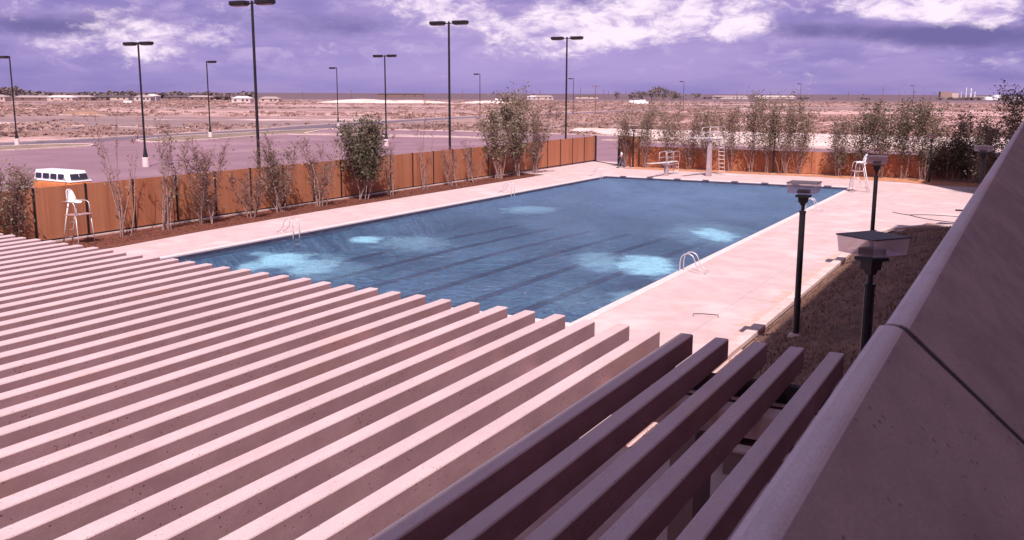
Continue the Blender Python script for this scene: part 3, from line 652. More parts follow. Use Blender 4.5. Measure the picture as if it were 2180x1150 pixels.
# ------------------------------------------------------------------ lifeguard chairs (face +x)
def guard_chair(loc, rz, label, s_=1.):
    o = empty('lifeguard_chair', loc, rz, s_); tag(o, label, 'lifeguard chair', 'white lifeguard chairs')
    # moulded shell: grid swept from front lip to back top
    mb = MB(); nu, nv = 13, 9; prof = []
    path = [(.30, 1.93), (.24, 1.955), (.12, 1.935), (0, 1.92), (-.12, 1.925), (-.20, 1.97), (-.25, 2.06), (-.28, 2.18), (-.30, 2.30), (-.32, 2.42), (-.335, 2.50), (-.34, 2.55), (-.342, 2.57)]
    wdt = [.20, .245, .27, .28, .28, .285, .285, .27, .245, .215, .18, .12, .05]
    vs = []
    for i, ((x, z), w_) in enumerate(zip(path, wdt)):
        for j in range(nv):
            u = -1+2*j/(nv-1); lift = .13*abs(u)**2.6
            if i < 6: vs.append((x, u*w_, z+lift*(.3+.14*i)))
            else: vs.append((x+lift*(1.1-.09*(i-6)), u*w_, z))
    mb.add(vs, [(i*nv+j, (i+1)*nv+j, (i+1)*nv+j+1, i*nv+j+1) for i in range(nu-1) for j in range(nv-1)])
    sh = mb.build('seat_shell', M['whitepaint'], o, smooth=True); md = sh.modifiers.new('solid', 'SOLIDIFY'); md.thickness = .018
    for s in (-1, 1):
        mb = MB(); mb.tube([(-.28, s*.30, 1.98), (-.26, s*.42, 2.02), (.0, s*.44, 2.03), (.34, s*.44, 2.02), (.44, s*.44, 1.93), (.48, s*.44, 1.78), (.50, s*.45, 1.42)], .021, 8); mb.build('armrest', M['steel'], o, smooth=True)
        mb = MB(); mb.tube([(.50, s*.45, 1.42), (.58, s*.47, .22), (.50, s*.46, .06), (.2, s*.46, .04)] if s < 0 else [(.50, s*.45, 1.42), (.62, s*.47, .0)], .021, 8); mb.build('front_leg', M['steel'], o, smooth=True)
        mb = MB(); mb.tube([(-.12, s*.22, 1.92), (-.24, s*.24, 1.4), (-.56, s*.26, 0)], .034, 8); mb.build('rear_leg', M['whitepaint'], o, smooth=True)
    for k in range(4):
        z = .3+.36*k; x = -.56+.32*z/1.4
        mb = MB(); mb.tube([(x, -.25, z), (x, .25, z)], .018, 6); mb.build('rung', M['steel'], o)
    mb = MB(); mb.rbox((.24, 0, 1.42), (.72, .96, .05), .012); mb.build('footboard', M['footboard'], o)
    mb = MB(); mb.tube([(-.3, 0, 1.92), (.1, 0, 1.88), (.1, 0, 1.44)], .03, 8); mb.build('seat_post', M['steel'], o)
    return o
M['footboard'] = mat('weathered_footboard', (.42, .26, .26), (.3, .18, .18), 5, .8)
guard_chair((-38.85, 28.6, .0), rad(8), 'white lifeguard chair in front of the left fence beside the pergola')
guard_chair((-10.9, 72.4, 0), rad(203), 'white lifeguard chair at the far right corner of the pool', 1.08)

# ------------------------------------------------------------------ springboards (local: board points to -y)
def springboard(loc, rz, h, label, Lb=5.2, tall=False):
    o = empty('diving_board', loc, rz); tag(o, label, 'diving board')
    mb = MB(); n = 12; vs = []
    for i in range(n+1):
        t = i/n; y = 1.5-Lb*t; z = h+.10*t*t; th = .06-.03*t
        for x, zz in ((-.25, z), (.25, z), (.25, z-th), (-.25, z-th)): vs.append((x, y, zz))
    mb.add(vs, [(i*4+k, (i+1)*4+k, (i+1)*4+(k+1) % 4, i*4+(k+1) % 4) for i in range(n) for k in range(4)]+[(3, 2, 1, 0), (n*4, n*4+1, n*4+2, n*4+3)])
    mb.build('board', M['whitepaint'], o)
    mb = MB()
    if tall: mb.frustum((0, -.35, 0), (.36, .44), (.26, .34), h-.28)
    else: mb.frustum((0, -.35, 0), (.32, .40), (.30, .38), h-.28)
    mb.build('pedestal', M['pedestal'], o, bev=.03)
    mb = MB(); mb.box((0, .35, h-.22), (.34, 2.2, .10)); mb.box((0, -.55, h-.12), (.56, .16, .1)); mb.tube([(-.32, -.55, h-.1), (.32, -.55, h-.1)], .07, 10); mb.build('stand_frame', M['steel'], o)
    for s in (-1, 1):
        mb = MB(); x = s*.36
        mb.tube([(x, -1.1, h-.05), (x, -1.15, h+.72), (x, -1.05, h+.86), (x, .3, h+.9), (x, 1.45, h+.88), (x, 1.62, h+.75), (x, 1.62, h-.1)], .024, 8)
        mb.tube([(x, -1.12, h+.40), (x, 1.62, h+.42)], .02, 6); mb.tube([(x, .3, h-.05), (x, .3, h+.9)], .018, 6); mb.tube([(x*.5, -1.05, h-.14), (x, -1.1, h-.05)], .02, 6)
        mb.build('guard_rail', M['steel'], o, smooth=True)
        mb = MB(); mb.tube([(s*.26, 1.62, h-.1), (s*.26, 1.95 if tall else 1.75, 0)], .024, 8); mb.tube([(s*.36, 1.62, h-.1), (s*.26, 1.62, h-.1)], .022, 6); mb.build('ladder_rail', M['steel'], o)
    nr = 9 if tall else 3
    for k in range(nr):
        z = (k+.9)*(h-.1)/(nr+.3); y = (1.95 if tall else 1.75)-(.33 if tall else .13)*z/(h-.1)
        mb = MB(); mb.box((0, y, z), (.52, .10, .035)); mb.build('rung', M['whitepaint'], o)
M['pedestal'] = mat('pedestal_concrete', (.46, .34, .37), (.36, .26, .28), 3, .7)
springboard((-27.95, 79.3, 0), rad(-4), 1.15, 'low white diving board, left of the tall one', 5.4)
springboard((-24.45, 80.4, 0), rad(-12), 3.3, 'high white diving board on a tall concrete pedestal', 5.2, True)

# ------------------------------------------------------------------ trees and shrubs
def tree(name, loc, h, seed, label, cat='shrub', group=None, stems=4, lean=.35, leaves=900, leafm='leafpale', lsize=.07, crown0=.3, width=1.2, twigs=40, thick=.035, dirx=0., diry=0.):
    r = random.Random(seed); o = empty(name, loc, 0); tag(o, label, cat, group)
    mb = MB(); tips = []
    tw = mb
    for s in range(stems):
        a = r.uniform(0, 6.28); q = lean*r.uniform(.4, 1.2)
        hh = h*r.uniform(.72, 1.0) if s else h
        p = Vector((r.uniform(-.32, .32), r.uniform(-.32, .32), 0)); d = Vector((cos(a)*q+dirx, sin(a)*q+diry, 1)).normalized()
        pts = [p.copy()]; n = 8
        for k in range(n):
            d = (d+Vector((r.uniform(-.14, .14), r.uniform(-.14, .14), .08))).normalized(); p = p+d*hh/n; pts.append(p.copy())
        th = thick*r.uniform(.7, 1.2); mb.tube(pts, [th*(1-.85*i/n)+.004 for i in range(n+1)], 5, cap=False)
        for t in range(twigs):
            c0 = crown0*.4; u = c0+(1-c0)*r.random()**.8; i = min(n-1, int(u*n)); base = pts[i].lerp(pts[i+1], u*n-i)
            a = r.uniform(0, 6.28); l = width*r.uniform(.25, .75)*(1.25-u*.7)
            e = base+Vector((cos(a)*l*.8, sin(a)*l*.8, l*r.uniform(.35, 1.1)))
            mid = base.lerp(e, .5)+Vector((r.uniform(-.08, .08), r.uniform(-.08, .08), r.uniform(-.05, .08)))
            tw.cur = 1; tw.tube([base, mid, e], [.013, .009, .005], 3, cap=False); tips += [(mid, .16*width), (e, .2*width)]
            for q2 in range(2):
                e2 = mid+Vector((r.uniform(-.3, .3), r.uniform(-.3, .3), r.uniform(.05, .35)))*width*.7; tw.tube([mid, e2], [.010, .005], 3, cap=False); tips.append((e2, .16*width))
            tw.cur = 0
    mb.build('stems', [M['bark'], M['twig']], o, smooth=True)
    if leaves:
        lf = MB(); hot = [r.random()**1.6 for _ in tips]; tot = sum(hot); cum = []; s = 0
        for x in hot: s += x; cum.append(s/tot)
        import bisect
        for k in range(leaves):
            c, rad_ = tips[min(len(tips)-1, bisect.bisect(cum, r.random()))]
            c = c+Vector((r.gauss(0, rad_), r.gauss(0, rad_), r.gauss(0, rad_*.8)))
            if c.z < .75*h*crown0*r.uniform(.7, 1.1): continue
            a = Vector((r.gauss(0, 1), r.gauss(0, 1), r.gauss(0, .6))).normalized(); b = a.orthogonal().normalized(); b = (b*cos(r.random()*6)+a.cross(b)*sin(r.random()*6)).normalized()
            s1 = lsize*r.uniform(.6, 1.5); a *= s1; b *= s1*.55
            lf.add([c-a, c+b, c+a, c-b], [(0, 1, 2, 3)])
        lf.build('leaves', M[leafm], o)
    return o
FX = -38.9
G1 = 'young shrubs along the long cedar fence'
tree('shrub', (FX, 23.6, 0), 4.2, 1, 'twiggy leafy shrub at the left edge of the photo', group=G1, stems=7, leaves=1000, leafm='leafpale', twigs=64, width=1.5, crown0=.25)
tree('shrub', (FX, 25.6, 0), 4.0, 2, 'sparse shrub between the left photo edge and the lifeguard chair', group=G1, stems=6, leaves=616, leafm='leafpale', twigs=59, width=1.3, crown0=.3)
tree('shrub', (FX, 31.2, 0), 6.4, 3, 'tall bare sapling just right of the near lifeguard chair', group=G1, stems=6, lean=0.14, leaves=46, leafm='leafred', twigs=14, width=.8, thick=.03, crown0=.45)
tree('shrub', (FX, 34.0, 0), 5.6, 4, 'bare sapling in front of the fourth fence post, right of the lot lamp plinth', group=G1, stems=7, lean=0.17, leaves=169, leafm='leafpale', twigs=28, width=.9, crown0=.4)
tree('shrub', (FX, 36.6, 0), 4.6, 5, 'dense twiggy shrub left of the tallest lamp pole', group=G1, stems=7, lean=0.36, leaves=323, leafm='leafred', twigs=64, width=1.3, crown0=.2)
tree('shrub', (FX+.3, 39.8, 0), 2.6, 52, 'low twiggy shrub just left of the tallest lamp pole foot', group=G1, stems=6, lean=0.43, leaves=123, leafm='leafred', twigs=43, width=1.0, crown0=.2)
tree('shrub', (FX, 42.6, 0), 4.6, 6, 'pale leafy shrub right of the tallest lamp pole', group=G1, stems=7, lean=0.43, leaves=693, leafm='leafpale', twigs=59, width=1.5, crown0=.25)
tree('shrub', (FX, 46.1, 0), 4.3, 7, 'thin twiggy shrub left of the dark green bush', group=G1, stems=6, lean=0.36, leaves=154, leafm='leafpale', twigs=48, width=1.2, crown0=.2)
tree('shrub', (FX, 50.3, 0), 5.0, 8, 'dense dark green leafy bush at the middle of the cedar fence', group=G1, stems=8, lean=0.29, leaves=6551, leafm='leafdark', twigs=75, width=1.75, crown0=.42, lsize=.085)
tree('shrub', (FX, 53.4, 0), 4.4, 9, 'slim white stemmed sapling right of the dark green bush', group=G1, stems=4, lean=0.12, leaves=46, leafm='leafred', twigs=23, width=.9, crown0=.35)
tree('shrub', (FX, 57.7, 0), 6.8, 10, 'tall thin bare sapling left of the middle lamp pole', group=G1, stems=5, lean=0.14, leaves=30, leafm='leafred', twigs=12, width=.8, crown0=.4, thick=.025)
tree('shrub', (FX, 61.6, 0), 3.0, 11, 'low bare shrub directly left of the middle lamp pole foot', group=G1, stems=5, lean=0.29, leaves=38, leafm='leafred', twigs=28, width=.9, crown0=.3)
tree('shrub', (FX, 64.6, 0), 3.4, 12, 'small bare shrub directly right of the middle lamp pole', group=G1, stems=5, lean=0.29, leaves=46, leafm='leafred', twigs=28, width=.9, crown0=.3)
tree('tree', (FX, 68.6, 0), 5.6, 13, 'pale leafy small tree, left one of the tall pair near the fence end', 'tree', G1, stems=6, lean=0.17, leaves=1524, leafm='leafpale', twigs=48, width=1.60, crown0=.45, lsize=.10, thick=.05)
tree('tree', (FX, 71.6, 0), 7.3, 14, 'tallest pale leafy small tree near the cedar fence end', 'tree', G1, stems=8, lean=0.17, leaves=2494, leafm='leafpale', twigs=64, width=1.84, crown0=.35, lsize=.11, thick=.05)
tree('shrub', (FX, 75.2, 0), 6.4, 15, 'leafy twiggy shrub where the mulch bed ends', group=G1, stems=8, lean=0.24, leaves=635, leafm='leafpale', twigs=64, width=1.44, crown0=.3, lsize=.1)
G2 = 'young trees along the far fence'
far = [(-34.6, 85.9, 5.3, 'leafpale', 900, 'small pale tree at the gateway end of the far fence'),
 (-32.6, 86.0, 6.6, 'leafpale', 1500, 'tree just right of the gateway lantern post'),
 (-30.2, 85.8, 6.3, 'leafpale', 1700, 'tree left of the low diving board'),
 (-28.3, 86.1, 5.0, 'leafred', 900, 'thin tree directly behind the low diving board'),
 (-26.4, 85.7, 6.4, 'leafpale', 1900, 'pale stemmed tree between the two diving boards'),
 (-24.2, 86.1, 6.2, 'leafpale', 1500, 'tree behind the high diving board pedestal'),
 (-22.4, 85.8, 6.7, 'leafdark', 1900, 'slanting stemmed tree just right of the high diving board ladder'),
 (-20.9, 86.0, 6.9, 'leafpale', 2300, 'tree left of the middle lantern post of the far fence'),
 (-19.5, 85.8, 6.8, 'leafpale', 2300, 'tree just right of the middle lantern post of the far fence'),
 (-18.2, 86.0, 6.6, 'leafpale', 2100, 'last tree on the left of the bare gap in the far fence'),
 (-14.6, 85.7, 4.6, 'leafdark', 1500, 'low dark tree just right of the bare gap in the far fence'),
 (-13.0, 85.9, 6.0, 'leafdark', 3000, 'dense dark tree behind the far lifeguard chair'),
 (-11.4, 85.6, 6.6, 'leafdark', 3400, 'dense dark tree behind the thin middle lantern post'),
 (-9.6, 85.9, 6.5, 'leafdark', 3400, 'dense dark tree right of the far lifeguard chair'),
 (-7.9, 85.6, 6.1, 'leafdark', 2600, 'dark tree beside the shadow edge lantern post'),
 (-6.0, 85.6, 5.4, 'leafdark', 2600, 'dark tree in the shade right of the shadow edge'),
 (-4.2, 84.8, 5.4, 'leafdark', 2600, 'dark leafy tree beside the parapet in the far shade'),
 (-3.0, 76.0, 4.6, 'leafdark', 2600, 'round dark bush in the shade behind the far shaded lantern'),
 (-1.9, 80.2, 7.4, 'leafdark', 3400, 'tall dark tree rising against the parapet near the horizon')]
far += [(-6.9, 86.1, 2.6, 'leafdark', 3200, 'added low dark bush deepening the far shade, left one of three'), (-5.2, 85.9, 3.0, 'leafdark', 3600, 'added low dark bush deepening the far shade, middle one of three'), (-3.6, 86.0, 2.8, 'leafdark', 3400, 'added low dark bush deepening the far shade, right one of three')]  # dense dark bushes added to blacken the shade by the fence
for k, (x, y, h, lm, nl, lb) in enumerate(far):
    tree('tree', (x, y, 0), h, 40+k, lb, 'tree', G2, stems=7, lean=.24, leaves=int(nl*.75), leafm=lm, twigs=38, width=1.9, crown0=.44 if h > 5 else .15, lsize=.08, thick=.024)

# ------------------------------------------------------------------ walking person
def person(loc, rz, label):
    o = empty('person', loc, rz); tag(o, label, 'person')
    def skin(name, pts, edges, rads, m):
        me = bpy.data.meshes.new(name); me.from_pydata(pts, edges, []); ob = bpy.data.objects.new(name, me); COL.objects.link(ob); ob.parent = o
        md = ob.modifiers.new('skin', 'SKIN'); md.use_smooth_shade = True
        for v, q in zip(me.skin_vertices[0].data, rads): v.radius = q if isinstance(q, tuple) else (q, q)
        me.skin_vertices[0].data[0].use_root = True
        sb = ob.modifiers.new('sub', 'SUBSURF'); sb.levels = 1; sb.render_levels = 2; me.materials.append(m); return ob
    sk = mat('skin_brown', (.16, .08, .055), None, rough=.6); shirt = mat('white_shirt', (.84, .80, .84), (.75, .7, .76), 9, .85); tro = mat('blue_trousers', (.09, .09, .16), (.13, .13, .2), 8, .9); hair = mat('black_hair', (.012, .01, .01), None, rough=.7)
    # faces +x, mid-stride
    P = [(0, 0, .95), (.01, 0, 1.15), (.03, 0, 1.38), (.05, 0, 1.50), (.07, 0, 1.60), (.085, 0, 1.70),
         (0, .10, .90), (.16, .11, .50), (.30, .11, .09), (.42, .12, .04), (0, -.10, .90), (-.06, -.11, .50), (-.34, -.11, .14), (-.26, -.12, .03),
         (.03, .19, 1.42), (-.07, .24, 1.16), (.02, .25, .92), (.04, .25, .84), (.03, -.19, 1.42), (.10, -.24, 1.17), (.27, -.23, .98), (.33, -.22, .93)]
    Ed = [(0, 1), (1, 2), (2, 3), (3, 4), (4, 5), (0, 6), (6, 7), (7, 8), (8, 9), (0, 10), (10, 11), (11, 12), (12, 13), (2, 14), (14, 15), (15, 16), (16, 17), (2, 18), (18, 19), (19, 20), (20, 21)]
    Rr = [(.13, .10), (.135, .10), (.145, .10), .05, .085, .075, .085, .058, .042, .035, .085, .058, .042, .035, .055, .043, .033, .034, .055, .043, .033, .034]
    skin('body', P, Ed, Rr, sk)
    skin('shirt', [(0, 0, .93), (.01, 0, 1.15), (.03, 0, 1.36), (.035, 0, 1.46), (.03, .20, 1.42), (-.04, .235, 1.24), (.03, -.20, 1.42), (.08, -.235, 1.24)], [(0, 1), (1, 2), (2, 3), (2, 4), (4, 5), (2, 6), (6, 7)],
         [(.15, .115), (.155, .118), (.165, .12), .065, .07, .06, .07, .06], shirt)
    skin('trousers', [(0, 0, .96), (0, .10, .88), (.16, .11, .50), (.285, .11, .13), (0, -.10, .88), (-.06, -.11, .50), (-.32, -.11, .18)], [(0, 1), (1, 2), (2, 3), (0, 4), (4, 5), (5, 6)],
         [(.145, .115), .10, .075, .06, .10, .075, .06], tro)
    mb = MB(); bm = bmesh.new(); bmesh.ops.create_uvsphere(bm, u_segments=14, v_segments=10, radius=1); bm.verts.index_update()
    vs = [(.068+v.co.x*.105, v.co.y*.088, 1.685+max(v.co.z, -.45 if v.co.x < .2 else .25)*.115) for v in bm.verts]; mb.add(vs, [[v.index for v in f.verts] for f in bm.faces]); bm.free(); mb.build('hair', hair, o, smooth=True)
    mb = MB()
    for (hx, hy, hz, sx) in ((.04, .25, .82, 1), (.35, -.22, .91, 1)):
        for f in range(4): mb.tube([(hx+.012*f-.018, hy, hz), (hx+.014*f-.012, hy-.01, hz-.05-.006*(f % 3)), (hx+.016*f-.02, hy-.03, hz-.085-.006*(f % 3))], [.010, .009, .006], 5)
        mb.tube([(hx+.03, hy, hz+.02), (hx+.055, hy-.015, hz-.02), (hx+.05, hy-.02, hz-.05)], [.011, .01, .007], 5)
    mb.build('fingers', sk, o)
    mb = MB(); mb.rbox((.40, .12, .035), (.27, .095, .07), .02); mb.rbox((-.25, -.12, .05), (.25, .095, .07), .02); mb.build('shoes', hair, o)
person((-34.65, 85.0, 0), rad(28.7+180), 'person in a white shirt and dark trousers walking beside the gateway')

# ------------------------------------------------------------------ camper van (front +x)
def van(loc, rz):
    o = empty('van', loc, rz, .97); tag(o, 'orange and white van parked behind the cedar fence', 'van')
    orange = mat('orange_paint', (.62, .20, .06), (.55, .17, .05), 2, .35, spec=.5); glass = mat('van_glass', (.03, .025, .04), None, rough=.08, spec=.6); rub = mat('tyre_rubber', (.02, .02, .02), None, rough=.9); chrome = M['steel']
    mb = MB(); mb.rbox((0, 0, .80), (4.4, 1.72, .92), .22, 3); mb.build('body', orange, o, smooth=True)
    mb = MB(); mb.rbox((0, 0, 1.245), (4.36, 1.70, .10), .045, 2); mb.rbox((-.06, 0, 1.56), (4.18, 1.60, .66), .17, 3, taper=(.93, .90, -.06)); mb.rbox((-.12, 0, 1.885), (3.75, 1.36, .12), .055, 2); rf = mb.build('roof', M['whitepaint'], o, smooth=True)
    def ypos(z): return .80*(1-.1*(z-1.23)/.66)
    for s in (-1, 1):
        for (xa, xb) in ((-1.85, -1.15), (-1.02, -.27), (-.14, .58), (.72, 1.42)):
            mb = MB(); z0, z1 = 1.36, 1.74
            y0, y1 = s*(ypos(z0)+.006), s*(ypos(z1)+.006); c = .06
            q = [(xa+c, y0, z0), (xb-c, y0, z0), (xb, y0+(y1-y0)*.15, z0+c), (xb, y0+(y1-y0)*.85, z1-c), (xb-c, y1, z1), (xa+c, y1, z1), (xa, y0+(y1-y0)*.85, z1-c), (xa, y0+(y1-y0)*.15, z0+c)]
            mb.add(q, [tuple(range(8))]); mb.build('window', glass, o)
    mb = MB()
    pts = []
    for k in range(9):
        u = -1+k/4; y = u*.66; bow = .05*(1-u*u)
        pts += [(2.035-.02+bow, y, 1.36), (1.865+bow, y*.95, 1.76)]
    mb.add(pts, [(2*k, 2*k+2, 2*k+3, 2*k+1) for k in range(8)]); mb.build('windshield', glass, o, smooth=True)
    mb = MB(); mb.tube([(2.04, 0, 1.33), (1.92, 0, 1.77)], .02, 6); mb.build('pillar', M['whitepaint'], o)
    for s in (-1, 1):
        mb = MB(); mb.tube([(2.17, s*.62, .95), (2.23, s*.62, .95)], [.12, .10], 16); mb.build('headlight', M['lens'], o)
        for x in (-1.25, 1.25):
            mb = MB(); mb.tube([(x, s*.62, .33), (x, s*.87, .33)], .33, 20); wv = mb.build('wheel', rub, o)
            mb = MB(); mb.tube([(x, s*.872, .33), (x, s*.885, .33)], [.19, .16], 16); mb.build('hubcap', chrome, wv)
        mb = MB(); mb.tube([(1.75, s*.86, 1.30), (1.8, s*1.0, 1.36)], .012, 5); mb.box((1.8, s*1.02, 1.42), (.03, .12, .18)); mb.build('mirror', chrome, o)
    for x in (-2.24, 2.24):
        mb = MB(); mb.rbox((x, 0, .48), (.12, 1.74, .16), .04); mb.build('bumper', M['whitepaint'], o)
van((-57.4, 41.5, -.05), rad(-3))

# ------------------------------------------------------------------ small things on the deck
o = empty('deck_handle', (-8.75, 28.8, 0), .3); tag(o, 'thin dark steel handle lying on the deck near the pergola', 'handle')
mb = MB(); mb.tube([(-.38, 0, .0), (-.38, 0, .08), (-.1, .03, .09), (.2, -.02, .09), (.40, 0, .08), (.40, 0, .0)], .014, 6); mb.build('bar', M['black'], o)
o = empty('garden_hose', (0, 0, 0)); tag(o, 'thin dark hose curving over the deck beside the parapet', 'hose')
mb = MB(); mb.tube([(-7.2, 60.9, .02), (-6.7, 60.2, .02), (-6.2, 59.9, .02), (-5.6, 59.0, .02), (-4.8, 58.2, .02), (-3.8, 57.6, .02), (-2.0, 57.2, .02)], .02, 5); mb.tube([(-6.2, 59.9, .02), (-5.6, 60.3, .02), (-4.9, 60.6, .02), (-3.8, 60.5, .02), (-2.4, 60.2, .02)], .018, 5); mb.build('hose_line', M['black'], o)
o = empty('wheel_stop', (-3.3, 63.6, 0), .02); tag(o, 'dark timber lying on the deck beside the parapet', 'timber')
mb = MB(); mb.rbox((0, 0, .05), (1.3, .14, .1), .01); mb.build('timber_body', M['darkpaint'], o)

# ------------------------------------------------------------------ far field: scrub, trees, houses, works
rr = random.Random(3); mb = MB()
def clump(mb, x, y, s, h, r):
    for k in range(7):
        a = r.uniform(0, 6.28); ox, oy = r.gauss(0, s*.35), r.gauss(0, s*.35); w_ = s*r.uniform(.2, .5); hh = h*r.uniform(.4, 1); ln = r.uniform(-.3, .3)*h
        mb.add([(x+ox-w_*cos(a), y+oy-w_*sin(a), -.1), (x+ox+w_*cos(a), y+oy+w_*sin(a), -.1), (x+ox+ln+w_*.8*cos(a+.3), y+oy+w_*.8*sin(a+.3), hh*.8-.1), (x+ox+ln, y+oy, hh-.1), (x+ox+ln-w_*.7*cos(a), y+oy-w_*.7*sin(a), hh*.6-.1)], [(0, 1, 2, 3, 4)])
n = 0
while n < 9000:
    d = 105*math.exp(rr.random()*2.7); a = YAW+rad(rr.uniform(-31, 31)); x, y = d*sin(a), d*cos(a)
    if inside(x, y, lot) or inside(x, y, sand) or d > 900 or (x > -45 and y < 92) or y < 60: continue
    if sin(x*.021+y*.013)+sin(y*.043-x*.017)+.6*sin(x*.11)*sin(y*.09)+rr.uniform(-1.2, 1.2) < .1: continue
    s = rr.uniform(.5, 1.5)*(1+d/700); clump(mb, x, y, s, s*rr.uniform(.18, .42), rr); n += 1
M['brush'] = mat('dry_brush', (.25, .145, .135), (.40, .25, .22), .05, 1, coords='World', c3=(.22, .15, .12))
tag(mb.build('desert_scrub', M['brush']), 'low dry brush scattered over the open field beyond the lot', 'scrub', kind='stuff')
def at(px, d):      # ground point seen along column px at distance d from the camera foot
    a = YAW+math.atan((px-1090)/2018.3); return d*sin(a), d*cos(a)
M['fartree'] = leaf('far_tree', (.13, .09, .10), (.20, .14, .14))
def far_tree(px, d, h, w_, seed, label, group):
    r = random.Random(seed); x, y = at(px, d); o = empty('tree', (x, y, -.08)); tag(o, label, 'tree', group)
    mb = MB(); mb.tube([(0, 0, 0), (0, 0, h*.5)], [.2, .1], 5); mb.build('trunk', M['twig'], o)
    mb = MB()
    blobs = [(r.gauss(0, w_*.22), r.gauss(0, w_*.22), h*r.uniform(.3, .85)) for _ in range(7)]
    for k in range(230):
        b = blobs[k % 7]; c = Vector(b)+Vector((r.gauss(0, w_*.14), r.gauss(0, w_*.14), r.gauss(0, h*.1)))
        if c.z < h*.08: continue
        a = Vector((r.gauss(0, 1), r.gauss(0, 1), r.gauss(0, 1))).normalized(); q = a.orthogonal().normalized(); s = r.uniform(.25, .6)*w_/7
        mb.add([c-a*s, c+q*s, c+a*s, c-q*s], [(0, 1, 2, 3)])
    mb.build('crown', M['fartree'], o)
words = ['tallest', 'round', 'low', 'broad', 'narrow', 'ragged']
gt = 'dark trees of the grove on the horizon'
for k, (px, h) in enumerate([(1342, 7), (1352, 8), (1362, 9), (1371, 10.5), (1381, 12), (1391, 12.5), (1401, 13), (1411, 12), (1420, 10.5), (1429, 9), (1437, 7.5)]):
    far_tree(px, 1050+((k*37) % 60), h*1.15, 10, 300+k, 'dark tree number %s from the left in the horizon grove' % ['one', 'two', 'three', 'four', 'five', 'six', 'seven', 'eight', 'nine', 'ten', 'eleven'][k], gt)
far_tree(1307, 1060, 9.5, 7, 330, 'lone round dark tree left of the horizon grove', gt)
far_tree(1478, 1300, 9, 10, 331, 'low grey tree right of the horizon grove', gt)
ORD = 'first second third fourth fifth sixth seventh eighth ninth tenth eleventh twelfth thirteenth fourteenth fifteenth sixteenth seventeenth eighteenth nineteenth twentieth'.split()+['twenty-'+w_ for w_ in 'first second third fourth fifth sixth seventh eighth ninth'.split()]+['thirtieth']
g3 = 'trees among the houses on the left horizon'
for k in range(30):
    px = -10+k*19+rr.uniform(-6, 6); far_tree(px, 900+rr.uniform(0, 260), rr.uniform(4.5, 8)*(1.4 if k < 4 else 1), rr.uniform(14, 24), 400+k, 'dry tree on the left horizon, %s from the left in the row behind the houses' % ORD[k], g3)
def house(px, d, w_, dp, h, rh, rz, wc, rc, label):
    x, y = at(px, d); o = empty('house', (x, y, -.08), AZ+rz); tag(o, label, 'house', 'low houses on the horizon')
    mb = MB(); mb.box((0, 0, h/2), (w_, dp, h)); wl = mb.build('wall', wc, o)
    mb = MB(); a, b = w_/2+.5, dp/2+.5
    mb.add([(-a, -b, h), (a, -b, h), (a, b, h), (-a, b, h), (-a+b*.7, 0, h+rh), (a-b*.7, 0, h+rh)], [(0, 1, 5, 4), (1, 2, 5), (2, 3, 4, 5), (3, 0, 4), (3, 2, 1, 0)]); mb.build('roof', rc, o)
    for s in (-.3, .1, .33):
        mb = MB(); mb.box((s*w_, -dp/2-.01, h*.55), (1.6, .06, h*.4)); mb.build('window', M['farglass'], o)
M['farglass'] = mat('far_window', (.05, .04, .05), None, rough=.3)
wh = mat('house_white', (.50, .40, .40), None); tan = mat('house_tan', (.50, .36, .32), None); brk = mat('house_brick', (.20, .12, .11), None)
rfd = mat('roof_dark', (.10, .07, .08), None); rfp = mat('roof_pale', (.36, .26, .26), None); rfw = mat('roof_white', (.60, .50, .52), None)
for (px, d, w_, h, wc, rc, lb) in ((12, 820, 14, 3.2, tan, rfp, 'tan house at the extreme left of the horizon'), (95, 860, 34, 2.6, brk, rfp, 'long low brick house with a pale roof on the left horizon'),
    (146, 840, 20, 2.8, tan, rfw, 'low house with a bright white roof on the left horizon'), (183, 880, 22, 2.8, brk, rfp, 'brick house just right of the white roofed house'),
    (218, 900, 20, 2.7, brk, rfd, 'dark roofed house left of the first double-headed lamp'), (262, 900, 22, 2.7, tan, rfd, 'tan house with dark roof behind the first double-headed lamp'),
    (318, 820, 13, 3.2, wh, rfp, 'white walled house right of the first double-headed lamp'), (335, 830, 9, 4.0, wh, rfw, 'small taller white house beside the white walled house'),
    (392, 930, 26, 2.7, brk, rfd, 'long dark house left of the island lamp'), (436, 900, 20, 2.8, brk, rfp, 'pale roofed house just left of the island lamp'),
    (474, 950, 24, 2.7, tan, rfd, 'dark roofed house right of the island lamp'), (524, 700, 13, 3.0, wh, rfw, 'bright white house with hipped roof left of the tallest lamp pole'),
    (582, 760, 15, 2.4, tan, rfp, 'tan hipped house right of the tallest lamp pole'), (1133, 1100, 14, 3.0, wh, rfw, 'white shed on the horizon left of the gateway lamp'),
    (1156, 1050, 20, 3.2, tan, rfp, 'pale long shed on the horizon beside the white shed'), (1245, 1300, 30, 3.2, tan, rfd, 'dark roofed building on the horizon right of the gateway lamp'),
    (855, 1500, 70, 5, brk, rfd, 'wide dark building on the horizon right of the small double-headed lamp'), (1545, 1400, 50, 3, wh, rfp, 'low pale building on the horizon above the trees'), (1640, 1500, 60, 3, tan, rfw, 'long pale roofed building on the horizon above the far trees')):
    house(px, d, w_, 9, h, 1.6, 0, wc, rc, lb)
